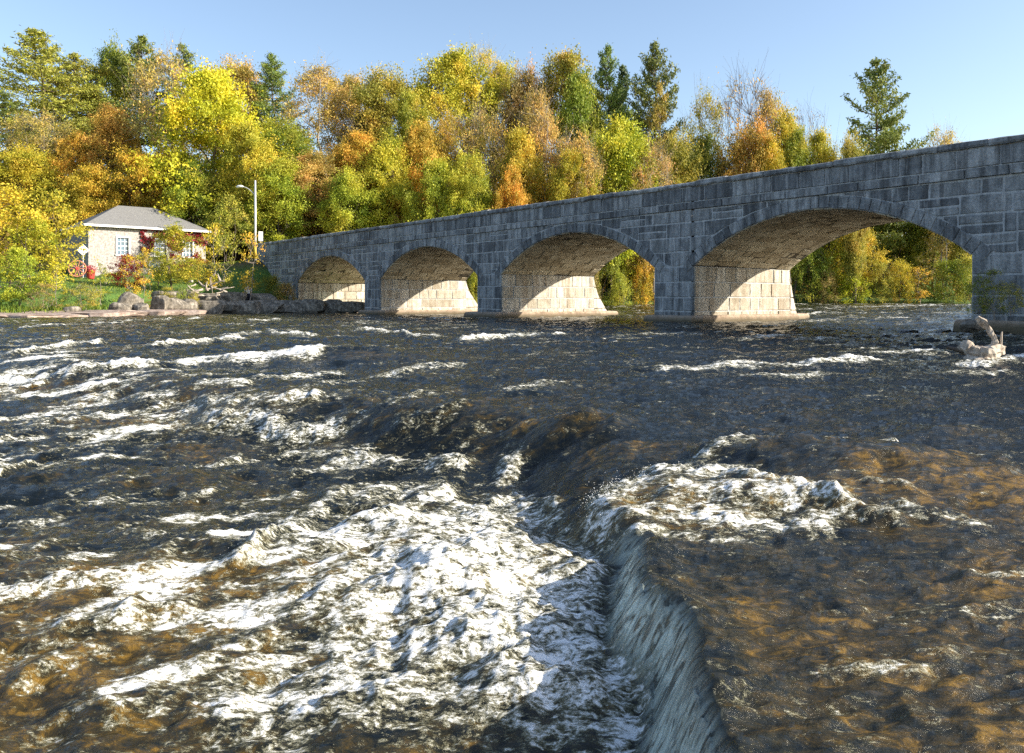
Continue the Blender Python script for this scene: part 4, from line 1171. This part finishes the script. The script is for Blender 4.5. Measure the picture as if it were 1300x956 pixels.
# ------------------------------------------------------------------ boulders
def boulder_mesh(seed, sx, sy, sz, slab=False):
    rng = np.random.default_rng(seed)
    n, m_ = 16, 10
    th = np.linspace(0, 2 * np.pi, n, endpoint=False); ph = np.linspace(-np.pi / 2, np.pi / 2, m_)
    V = []
    e = .45 if slab else .75
    sg = lambda v, p: np.sign(v) * np.abs(v) ** p
    for p in ph:
        for t in th:
            v = np.array([sg(math.cos(p), e) * sg(math.cos(t), e), sg(math.cos(p), e) * sg(math.sin(t), e), sg(math.sin(p), e)])
            V.append(v)
    V = np.array(V)
    for k in range(7):   # planar cuts
        d = rng.normal(0, 1, 3); d /= np.linalg.norm(d); lim = rng.uniform(.72, .95)
        q = V @ d; V = V - np.maximum(q - lim, 0)[:, None] * d
    V += rng.normal(0, .025, V.shape)
    V = V * [sx / 2, sy / 2, sz / 2]
    mb = MB(); Q = []
    for i in range(m_ - 1):
        for j in range(n): Q.append([i * n + j, i * n + (j + 1) % n, (i + 1) * n + (j + 1) % n, (i + 1) * n + j])
    mb.add(V, Q); return mb.mesh('boulder')
def put_boulder(px, py, Z, sx, sy, sz, label, seed, mat='boulder', slab=False, rz=None, tilt=0, group='boulders along the left riverbank', name='boulder'):
    X, Y, z = at(px, py, Z)
    o = obj(name, boulder_mesh(seed, sx, sy, sz, slab), M[mat]); o.location = (X, Y, z)
    o.rotation_euler = (tilt, tilt * .5, rz if rz is not None else seed * 1.7)
    tag(o, label, 'rock', group); return o
put_boulder(165, 387, 58.5, 2.0, 1.6, 1.7, 'large pale angular boulder standing upright on the bank below the twin-stemmed sapling', 1, tilt=.35)
put_boulder(152, 392, 57.5, 1.7, 1.3, .95, 'grey rounded boulder left of the large pale upright one', 2)
put_boulder(180, 392, 58, 1.7, 1.2, .9, 'low dark boulder right of the large pale upright one', 3)
put_boulder(90, 393, 55.5, 1.2, .8, .5, 'small grey rock lying alone on the grass at left', 4)
put_boulder(203, 386, 61, 2.4, 1.5, 1.3, 'brown boulder under the orange shrub', 5)
put_boulder(221, 389, 61.5, 2.2, 1.6, 1.3, 'pale rounded boulder next to the straight bare trunk', 6)
put_boulder(237, 389, 63, 2.0, 1.3, 1.2, 'boulder at the edge of the shade, right of the pale rounded one', 7)
put_boulder(222, 376, 66, 1.8, 1.1, 0.83, 'upper pale boulder in the bank wall behind the straight trunk', 8)
put_boulder(203, 375, 66, 1.4, 1.0, 0.75, 'upper boulder in the bank wall left of the pale one', 9)
put_boulder(242, 375, 66.5, 1.6, 1.1, 0.75, 'upper boulder below the pile of driftwood branches', 10)
sh = 'shaded squared blocks lining the bank before the bridge'
for k, (px, py, Z, sx, sz) in enumerate(((262, 391, 64.5, 3.0, 1.2), (285, 391, 65.5, 3.2, 1.2), (309, 391, 66, 3.4, 1.2), (335, 391, 67, 3.2, 1.25), (361, 391, 68, 3.4, 1.3), (388, 390, 68.5, 3.4, 1.3), (418, 390, 69.5, 2.9, 1.3), (446, 391, 69, 2.6, 1.1), (265, 380, 68, 3, 1), (292, 379, 69, 3, 1.1), (330, 380, 70, 3.2, 1))):
    lab = ['squared block at the start of the shaded stone edging, left end', 'second shaded edging block from the left end', 'shaded edging block below the standing person', 'shaded edging block right of the standing person', 'shaded edging block below the dark bush at the bridge wall', 'long edging block just left of the first arch springing',
           'sunlit-ended edging block inside the first arch', 'rounded last edging block by the first pier', 'upper shaded block left of the standing person', 'upper shaded block right behind the standing person', 'upper shaded block against the bridge wall'][k]
    put_boulder(px, py, Z, sx, 1.7, sz, lab, 30 + k, slab=True, rz=.05 * (k % 3), group=sh, name='stone_block')
# flat pinkish rock shelf at the waterline
for k, (px, py, Z, sx, sy, sz) in enumerate(((25, 403, 51, 5.5, 3, .5), (70, 402, 52.5, 4.5, 3, .5), (115, 399, 55, 6, 4, .5), (155, 398, 57, 5.5, 4, .5), (190, 397.5, 58.5, 5, 3.5, .5), (222, 397, 60, 4.5, 3, .45), (-25, 404, 50, 5.5, 3, .5))):
    lab = ['flat pinkish ledge slab at the waterline at far left', 'flat ledge slab below the lone grey rock', 'widest flat pink slab at the waterline left of the boulders', 'flat pink slab directly below the large upright boulder', 'flat pink slab right of the boulders at the waterline', 'last sunlit flat slab before the shaded edging', 'flat ledge slab at the left picture edge'][k]
    put_boulder(px, py, Z, sx, sy, sz, lab, 60 + k, 'shore_rock', True, rz=-.35, group='flat rock slabs at the waterline', name='rock_slab')
put_boulder(1232, 414, 25.5, .6, .6, .4, 'dark wet rock at the foot of the right-hand pier', 80, group=None)

# driftwood branch pile
dw = MB(); rng = np.random.default_rng(8)
cx, cy, cz = at(258, 369, 66)
for k in range(26):
    a = rng.uniform(0, 6.28); L = rng.uniform(.6, 1.8); p = np.array([cx, cy, cz]) + rng.normal(0, 1, 3) * [.9, .4, .3]
    q = p + [L * math.cos(a), L * .4 * math.sin(a), rng.uniform(-.5, .9)]
    dw.tube(curve(p, q, rng, .25, 5), np.linspace(rng.uniform(.05, .12), .02, 5), 5)
o = obj('branch_pile', dw.mesh('branch_pile', True), M['driftwood']); tag(o, 'tangled pile of pale dead branches on the bank left of the shade', 'branches', kind=None)

# ------------------------------------------------------------------ house
hx, hy, _ = at(190, 350, 85); HZ = 3.5
th = R(42)
house = empty('stone_house', (hx, hy, HZ), th); tag(house, 'small pale stone house with grey hipped roof among autumn trees at left', 'house')
# local: x along the front wall (right +), y into the house, front wall at y=0
L_, D_, WH = 11.6, 7.8, 5.1
hw_ = MB()
def wallseg(x0, x1, z0, z1, y=0): hw_.box(((x0 + x1) / 2, y + .2, (z0 + z1) / 2), (x1 - x0, .4, z1 - z0))
wins = [(-2.6, 2.3, 1.15, 1.75), (1.1, 2.3, 1.15, 1.75), (3.9, 2.3, 1.05, 1.75), (-.2, .45, .0, 0), (0.4, .15, .9, 1.1)]
xs = -L_ / 2
ups = [w for w in wins if w[1] > 2]
for (cx_, z0, w, h) in ups:
    wallseg(xs, cx_ - w / 2, -.6, WH); wallseg(cx_ - w / 2, cx_ + w / 2, -.6, z0); wallseg(cx_ - w / 2, cx_ + w / 2, z0 + h, WH); xs = cx_ + w / 2
wallseg(xs, L_ / 2, -.6, WH)
hw_.box((-L_ / 2 + .2, D_ / 2, WH / 2 - .3), (.4, D_ - .81, WH + .6)); hw_.box((L_ / 2 - .2, D_ / 2, WH / 2 - .3), (.4, D_ - .81, WH + .6)); hw_.box((0, D_ - .2, WH / 2 - .3), (L_, .4, WH + .6))
wx0, wx1, wy0, wy1 = -L_ / 2 + .3, -L_ / 2 + 7.0, D_ + .01, D_ + 5.5
hw_.box(((wx0 + wx1) / 2, (wy0 + wy1) / 2, WH / 2 - .5), (wx1 - wx0, wy1 - wy0, WH + .2))
obj('wall', hw_.mesh('wall'), M['house_stone'], house)
def hip(x0, x1, y0, y1, z, h, ov=.45):
    x0 -= ov; x1 += ov; y0 -= ov; y1 += ov
    dx, dy = x1 - x0, y1 - y0; r = min(dx, dy) / 2
    if dx > dy: a, b2 = (x0 + r, (y0 + y1) / 2), (x1 - r, (y0 + y1) / 2)
    else: a, b2 = ((x0 + x1) / 2, y0 + r), ((x0 + x1) / 2, y1 - r)
    mb = MB(); V = [[x0, y0, z], [x1, y0, z], [x1, y1, z], [x0, y1, z], [*a, z + h], [*b2, z + h]]
    Vb = [[v[0], v[1], v[2] - .12] for v in V[:4]]
    if dx > dy: Q = [[0, 1, 5, 4], [2, 3, 4, 5], [1, 2, 5, 5], [3, 0, 4, 4]]
    else: Q = [[1, 2, 5, 4], [3, 0, 4, 5], [0, 1, 4, 4], [2, 3, 5, 5]]
    Q += [[6, 7, 1, 0], [7, 8, 2, 1], [8, 9, 3, 2], [9, 6, 0, 3], [6, 9, 8, 7]]
    mb.add(V + Vb, Q); return mb
rf = obj('roof', hip(-L_ / 2, L_ / 2, 0, D_, WH + .05, 2.5).mesh('roof'), M['shingle'], house)
rf2 = obj('roof', hip(wx0, wx1, wy0 - 1.5, wy1, WH - .35, 2.0).mesh('roof'), M['shingle'], house)
gt = MB(); gt.box((0, -.5, WH - .03), (L_ + 1, .14, .2)); gt.box((-L_ / 2 - .5, D_ / 2, WH - .03), (.14, D_ + .8, .2)); obj('eaves_board', gt.mesh('eaves_board'), M['white'], house)
def window(cx_, z0, w, h, nx=3, nz=3):
    fr = MB(); f_ = .14
    fr.box((cx_ - w / 2 - f_ / 2 + .03, -.02, z0 + h / 2), (f_, .14, h + .2)); fr.box((cx_ + w / 2 + f_ / 2 - .03, -.02, z0 + h / 2), (f_, .14, h + .2))
    fr.box((cx_, -.025, z0 + h + .03), (w + .16, .13, f_)); fr.box((cx_, -.05, z0 - .05), (w + .3, .2, .12))
    wi = obj('window', fr.mesh('window'), M['white'], house)
    pn = MB(); pn.box((cx_, .12, z0 + h / 2), (w, .02, h)); obj('pane', pn.mesh('pane'), M['pane'], wi)
    mu = MB()
    for k in range(1, nx): mu.box((cx_ - w / 2 + w * k / nx, .09, z0 + h / 2), (.05, .04, h - .14))
    for k in range(1, nz): mu.box((cx_, .085, z0 + h * k / nz), (w - .06, .035, .05 if k * 2 != nz else .1))
    obj('glazing_bar', mu.mesh('glazing_bar'), M['white'], wi)
for (cx_, z0, w, h) in ups: window(cx_, z0, w, h, 3, 4)
# ivy on the right part of the front
rng = np.random.default_rng(31)
n = 2600; u = rng.uniform(-.9, L_ / 2 + .1, n); zz = rng.uniform(.2, WH - .1, n)
dens = fbm(u * .9, zz * .9, 4, 3) + .12 * (zz > 3.6) + .06 * (u > 2)
hole = np.zeros(n, bool)
for (cx_, z0, w, h) in ups: hole |= (np.abs(u - cx_) < w / 2 + .05) & (zz > z0) & (zz < z0 + h)
k = (dens > .47) & ~hole
C = np.c_[u[k], -.08 - rng.uniform(0, .12, k.sum()), zz[k]]
V, Q_, t = leaf_quads(C, .3, rng, 0, .8)
ivy = obj('ivy', mesh_np('ivy', V, Q_, False, {'tone': t}), M['leaf'], house); ivy.color = (.36, .06, .05, 1)
dr = MB(); dr.box((.45, -.02, .95), (1.0, .1, 1.3)); wi = obj('window', dr.mesh('window'), M['white'], house)
pn = MB(); pn.box((.45, -.09, 1.0), (.8, .03, 1.0)); obj('pane', pn.mesh('pane'), M['pane'], wi)

# ------------------------------------------------------------------ small things on the lawn
# wagon wheel
x, y, z = at(98, 341, 76)
wh = empty('wagon_wheel', (x, y, z), R(28)); tag(wh, 'reddish wooden wagon wheel standing on the lawn left of the house', 'wheel')
rm = MB(); a = np.linspace(0, 2 * np.pi, 29); rm.tube(np.c_[.72 * np.cos(a), 0 * a, .72 * np.sin(a)], .065, 6, cap=False); obj('rim', rm.mesh('rim'), M['orange_wood'], wh)
for k in range(10):
    s = MB(); q = 2 * math.pi * k / 10; s.tube([[.08 * math.cos(q), 0, .08 * math.sin(q)], [.7 * math.cos(q), 0, .7 * math.sin(q)]], .04, 5); obj('spoke', s.mesh('spoke'), M['orange_wood'], wh)
hb = MB(); hb.tube([[0, -.14, 0], [0, .14, 0]], .13, 10); obj('hub', hb.mesh('hub'), M['redpaint'], wh)
gz_ = float(ground_z(np.array([x]), np.array([y]))[0])
sd_ = MB(); sd_.tube([[-.35, .2, gz_ - z - .1], [-.2, .08, .0 - .6]], .05, 5); sd_.tube([[.35, .2, gz_ - z - .1], [.2, .08, -.6]], .05, 5); obj('prop', sd_.mesh('prop'), M['bark'], wh)
# small red and white planter beside
x, y, z = at(115, 346, 77); gz_ = float(ground_z(np.array([x]), np.array([y]))[0])
pt = empty('flower_tub', (x, y, gz_)); tag(pt, 'red flower tub on the lawn between the wagon wheel and the house', 'flower tub')
q = MB(); q.tube([[0, 0, 0], [0, 0, .1], [0, 0, .75], [0, 0, .8]], [.3, .32, .42, .44], 12); obj('tub', q.mesh('tub', True), M['redpaint'], pt)
V, Q_, t = leaf_quads(rng.normal(0, 1, (260, 3)) * [.25, .25, .16] + [0, 0, .95], .14, rng); fl = obj('flowers', mesh_np('flowers', V, Q_, False, {'tone': t}), M['leaf'], pt); fl.color = (.5, .05, .05, 1)
# diamond road sign, seen from behind
x, y, z = at(105.5, 322, 80); gz_ = float(ground_z(np.array([x]), np.array([y]))[0])
ds = empty('road_sign', (x, y, gz_), R(30)); tag(ds, 'pale diamond shaped road sign on a thin post left of the house', 'sign')
q = MB(); q.tube([[0, .05, -.3], [0, .05, z - gz_ + .9]], .045, 6); obj('post', q.mesh('post'), M['galv'], ds)
q = MB(); s = .55; zc = z - gz_ + .35
q.add([[0, 0, zc - s], [s, 0, zc], [0, 0, zc + s], [-s, 0, zc], [0, .02, zc - s], [s, .02, zc], [0, .02, zc + s], [-s, .02, zc]], [[0, 1, 2, 3], [7, 6, 5, 4], [0, 4, 5, 1], [1, 5, 6, 2], [2, 6, 7, 3], [3, 7, 4, 0]])
obj('sign_plate', q.mesh('sign_plate'), M['sign_back'], ds)
# street lamp
x, y, z = at(324, 320, 84)
lamp = empty('street_lamp', (x, y, 4.6)); tag(lamp, 'tall grey street lamp with a curved arm at the left end of the bridge', 'street lamp')
top = EYE + (HY - 229) / F * 84 - 4.6
q = MB(); q.tube([[0, 0, -.3], [0, 0, top * .5], [0, 0, top]], [.15, .12, .09], 10); obj('pole', q.mesh('pole', True), M['galv'], lamp)
za = EYE + (HY - 249) / F * 84 - 4.6
a = np.linspace(0, 1, 9); q = MB(); q.tube(np.c_[-1.35 * a, 0 * a, za + .95 * np.sin(a * np.pi / 2) ** .8], .045, 6); obj('arm', q.mesh('arm', True), M['galv'], lamp)
hd = MB(); hd.tube(np.array([[-1.2, 0, za + .97], [-1.45, 0, za + 1.0], [-1.75, 0, za + .97], [-1.95, 0, za + .93]]), [.06, .13, .14, .05], 10); obj('lamp_head', hd.mesh('lamp_head', True), M['white'], lamp)
q = MB(); q.tube([[.02, 0, .9], [.02, 0, 2.4]], .19, 10); obj('yellow_sleeve', q.mesh('yellow_sleeve', True), M['yellow'], lamp)
# small white sign on the bridge end
x, y, z = at(331, 300, 82)
sg = empty('sign_board', (x, y, 5.1), R(20)); tag(sg, 'small blank white upright sign at the left end of the bridge parapet', 'sign')
q = MB(); q.box((0, 0, z - 5.1), (.42, .04, .95)); obj('sign_plate', q.mesh('sign_plate'), M['sign_back'], sg)
q = MB(); q.tube([[0, .05, -.3], [0, .05, z - 5.1 + .4]], .035, 6); obj('post', q.mesh('post'), M['galv'], sg)

# ------------------------------------------------------------------ driftwood log at right
rng = np.random.default_rng(12)
def rough_tube(P, rad, n=14, seed=1, amp=.12):
    P = np.array(P, float); t = np.linspace(0, 1, len(P)); tt = np.linspace(0, 1, len(P) * 5)
    PP = np.stack([np.interp(tt, t, P[:, i]) for i in range(3)], -1); rr = np.interp(tt, t, rad)
    mb = MB(); mb.tube(PP, rr, n)
    V = mb.V[0]; th = np.tile(np.arange(n), len(PP)); ring = np.repeat(np.arange(len(PP)), n)
    ctr = PP[ring]; nz = 1 + amp * 2 * (fbm(th * .6, ring * .35, seed, 3) - .5) + amp * (fbm(th * 1.4, ring * .1, seed + 3, 2) - .5)
    V[:len(ctr)] = ctr + (V[:len(ctr)] - ctr) * nz[:, None]
    mb.V[0] = V; return mb
Zl = 18.6
def lp(px, py, dz=0): return at(px, py, Zl + dz)
log = empty('driftwood_log', at(1245, 455, Zl)); tag(log, 'pale broken tree trunk with an upright limb stranded in the rapids at right', 'driftwood')
def loc(p): return [p[0] - log.location.x, p[1] - log.location.y, p[2] - log.location.z]
t_ = rough_tube([loc(lp(1217, 446, .1)), loc(lp(1228, 443)), loc(lp(1236, 447, -.1)), loc(lp(1248, 450, -.15)), loc(lp(1262, 446)), loc(lp(1271, 442, .2))], [.09, .17, .14, .21, .15, .11], 14, 3, .55)
obj('log', t_.mesh('log', False), M['driftwood'], log)
t_ = rough_tube([loc(lp(1262, 446)), loc(lp(1262, 432)), loc(lp(1257, 421)), loc(lp(1249, 411)), loc(lp(1240, 403))], [.12, .06, .06, .075, .05], 9, 6, .7); obj('limb', t_.mesh('limb', False), M['driftwood'], log)
t_ = rough_tube([loc(lp(1228, 452, -.1)), loc(lp(1234, 461, -.2)), loc(lp(1250, 460, -.3)), loc(lp(1256, 455, -.1))], [.10, .16, .12, .05], 10, 9, .25); obj('stub', t_.mesh('stub', True), M['driftwood'], log)
t_ = rough_tube([loc(lp(1224, 445)), loc(lp(1212, 443, .1)), loc(lp(1202, 441, .2))], [.09, .05, .03], 8, 11, .3); obj('limb', t_.mesh('limb', True), M['bark'], log)
t_ = rough_tube([loc(lp(1270, 446)), loc(lp(1271, 432)), loc(lp(1272, 421))], [.03, .025, .015], 6, 12, .1); obj('twig', t_.mesh('twig', True), M['driftwood'], log)

# shrubs on the right-hand pier foot
for (px, pyb, yt, Z, col, w, kd, lab) in ((1243, 404, 352, 27.8, 'green', 34, 'scrub0', 'dark leafy shrub growing at the left corner of the right-hand pier'), (1262, 402, 345, 26.8, 'dark', 40, 'scrub1', 'shaded shrub on the face of the right-hand pier'), (1284, 398, 362, 26.0, 'olive', 32, 'scrub0', 'small brownish shrub at the right picture edge before the pier')):
    plant(kd, 'shrub', px, yt, Z, col, lab, 'bush', w, 'shrubs at the foot of the right-hand pier', base=EYE - (pyb - HY) / F * Z)

# ------------------------------------------------------------------ the standing person
X, Y, _ = at(315, 383, 69.2)
pz = EYE + (HY - 384.5) / F * 69.2 - .15
per = empty('person', (X, Y, pz), R(10)); tag(per, 'person in white top and dark trousers standing on the shaded bank below a golden sapling', 'person')
bm_v = {'pelvis': (0, 0, .95, .15, .11), 'waist': (0, 0, 1.1, .14, .10), 'chest': (0, 0, 1.32, .17, .11), 'neckb': (0, 0, 1.48, .08, .07), 'neck': (0, -.005, 1.55, .055, .055), 'headc': (0, -.01, 1.66, .08, .095), 'headt': (0, 0, 1.74, .055, .065)}
names = list(bm_v); vs = [bm_v[k][:3] for k in names]; rs = [bm_v[k][3:] for k in names]; ed = [(i, i + 1) for i in range(len(names) - 1)]
def chain(start, pts):
    p = start
    for (v, r) in pts:
        vs.append(v); rs.append((r, r)); ed.append((p, len(vs) - 1)); p = len(vs) - 1
    return p
for s_ in (-1, 1):
    chain(0, [((s_ * .1, 0, .85), .09), ((s_ * .12, -.01, .5), .06), ((s_ * .13, .01, .12), .042), ((s_ * .13, -.02, .05), .045), ((s_ * .14, -.14, .03), .035)])
    h = chain(2, [((s_ * .2, 0, 1.42), .06), ((s_ * .26, .02, 1.15), .042), ((s_ * .24, -.08, .92), .032), ((s_ * .24, -.11, .86), .036)])
    for k in range(4): chain(h, [((s_ * (.225 + .014 * k), -.125 - .006 * k, .80), .0095), ((s_ * (.225 + .014 * k), -.12 - .006 * k, .755 - .006 * (1 if k in (1, 2) else -1)), .008)])
    chain(h, [((s_ * .205, -.135, .835), .0105), ((s_ * .2, -.145, .80), .009)])
me = bpy.data.meshes.new('body'); me.from_pydata(vs, ed, []); body = obj('body', me, M['skin'], per)
sk = body.modifiers.new('skin', 'SKIN')
for v_, r_ in zip(me.skin_vertices[0].data, rs): v_.radius = r_
me.skin_vertices[0].data[0].use_root = True
sb_ = body.modifiers.new('sub', 'SUBSURF'); sb_.levels = 1; sb_.render_levels = 1
def shell(name, pts, mat):
    for (P, rad) in pts: pass
    mb = MB()
    for (P, rad) in pts: mb.tube(P, rad, 12)
    return obj(name, mb.mesh(name, True), mat, per)
shell('shirt', [([(0, 0, .93), (0, 0, 1.1), (0, 0, 1.3), (0, 0, 1.42), (0, 0, 1.5)], [.17, .165, .19, .175, .08]), ([(-.16, 0, 1.42), (-.225, .01, 1.3), (-.265, .02, 1.14)], [.075, .068, .06]), ([(.16, 0, 1.42), (.225, .01, 1.3), (.265, .02, 1.14)], [.075, .068, .06])], M['shirt'])
shell('trousers', [([(0, 0, .82), (0, 0, .93), (0, 0, 1.0)], [.165, .17, .165]), ([(-.09, 0, .9), (-.12, -.01, .5), (-.13, .01, .08)], [.11, .085, .07]), ([(.09, 0, .9), (.12, -.01, .5), (.13, .01, .08)], [.11, .085, .07])], M['trousers'])
hm = MB(); a = np.linspace(0, 1, 6); hm.tube(np.c_[0 * a, .015 + 0 * a, 1.66 + .12 * a], [.092, .1, .1, .09, .06, .02], 12); obj('hair', hm.mesh('hair', True), M['hair'], per)
fm2 = MB(); fm2.tube([[0, -.1, 1.655], [0, -.125, 1.64], [0, -.11, 1.625]], [.012, .016, .012], 6); obj('nose', fm2.mesh('nose', True), M['skin'], per)
for s_ in (-1, 1):
    e_ = MB(); e_.tube([[s_ * .03, -.093, 1.675], [s_ * .03, -.102, 1.675]], .01, 6); obj('eye', e_.mesh('eye'), M['hair'], per)

# ------------------------------------------------------------------ light, sky, camera
SUNAZ = np.array([1.467, -.239]); SUNAZ /= np.linalg.norm(SUNAZ); EL = R(24.6)
world = bpy.data.worlds.new('World'); scene.world = world; world.use_nodes = True
nt = world.node_tree; bg = nt.nodes['Background']
sky = nt.nodes.new('ShaderNodeTexSky'); sky.sky_type = 'NISHITA'; sky.sun_disc = False
sky.sun_elevation = EL
sky.sun_rotation = math.atan2(SUNAZ[0], SUNAZ[1])
sky.air_density = 1.0; sky.dust_density = 1.2; sky.ozone_density = 1.5; sky.altitude = 100
hs_ = nt.nodes.new('ShaderNodeHueSaturation'); hs_.inputs['Saturation'].default_value = .95; nt.links.new(sky.outputs[0], hs_.inputs['Color']); nt.links.new(hs_.outputs[0], bg.inputs[0]); bg.inputs[1].default_value = .112
sun = bpy.data.lights.new('sun', 'SUN'); sun.energy = 5.0; sun.angle = R(.53); sun.color = (1.0, .9, .74)
so_ = bpy.data.objects.new('sun', sun); COL.objects.link(so_)
dv = Vector((-SUNAZ[0] * math.cos(EL), -SUNAZ[1] * math.cos(EL), -math.sin(EL)))
so_.rotation_euler = dv.to_track_quat('-Z', 'Y').to_euler()
cam = bpy.data.cameras.new('camera'); co = bpy.data.objects.new('camera', cam); COL.objects.link(co)
co.location = (0, 0, EYE); co.rotation_euler = (R(90), 0, 0)
cam.sensor_width = 36; cam.lens = F / 1300 * 36; cam.shift_y = -(478 - HY) / 1300.0
cam.clip_start = .05; cam.clip_end = 5000
scene.camera = co
vs_ = scene.view_settings; vs_.view_transform = 'Standard'; vs_.look = 'None'; vs_.gamma = 1; vs_.exposure = 1.2; vs_.use_curve_mapping = False
scene.render.engine = 'CYCLES'
scene.cycles.max_bounces = 6; scene.cycles.diffuse_bounces = 5; scene.cycles.glossy_bounces = 2; scene.cycles.transmission_bounces = 3
scene.cycles.use_denoising = False; scene.cycles.sample_clamp_direct = 2.6; scene.cycles.sample_clamp_indirect = 2.5
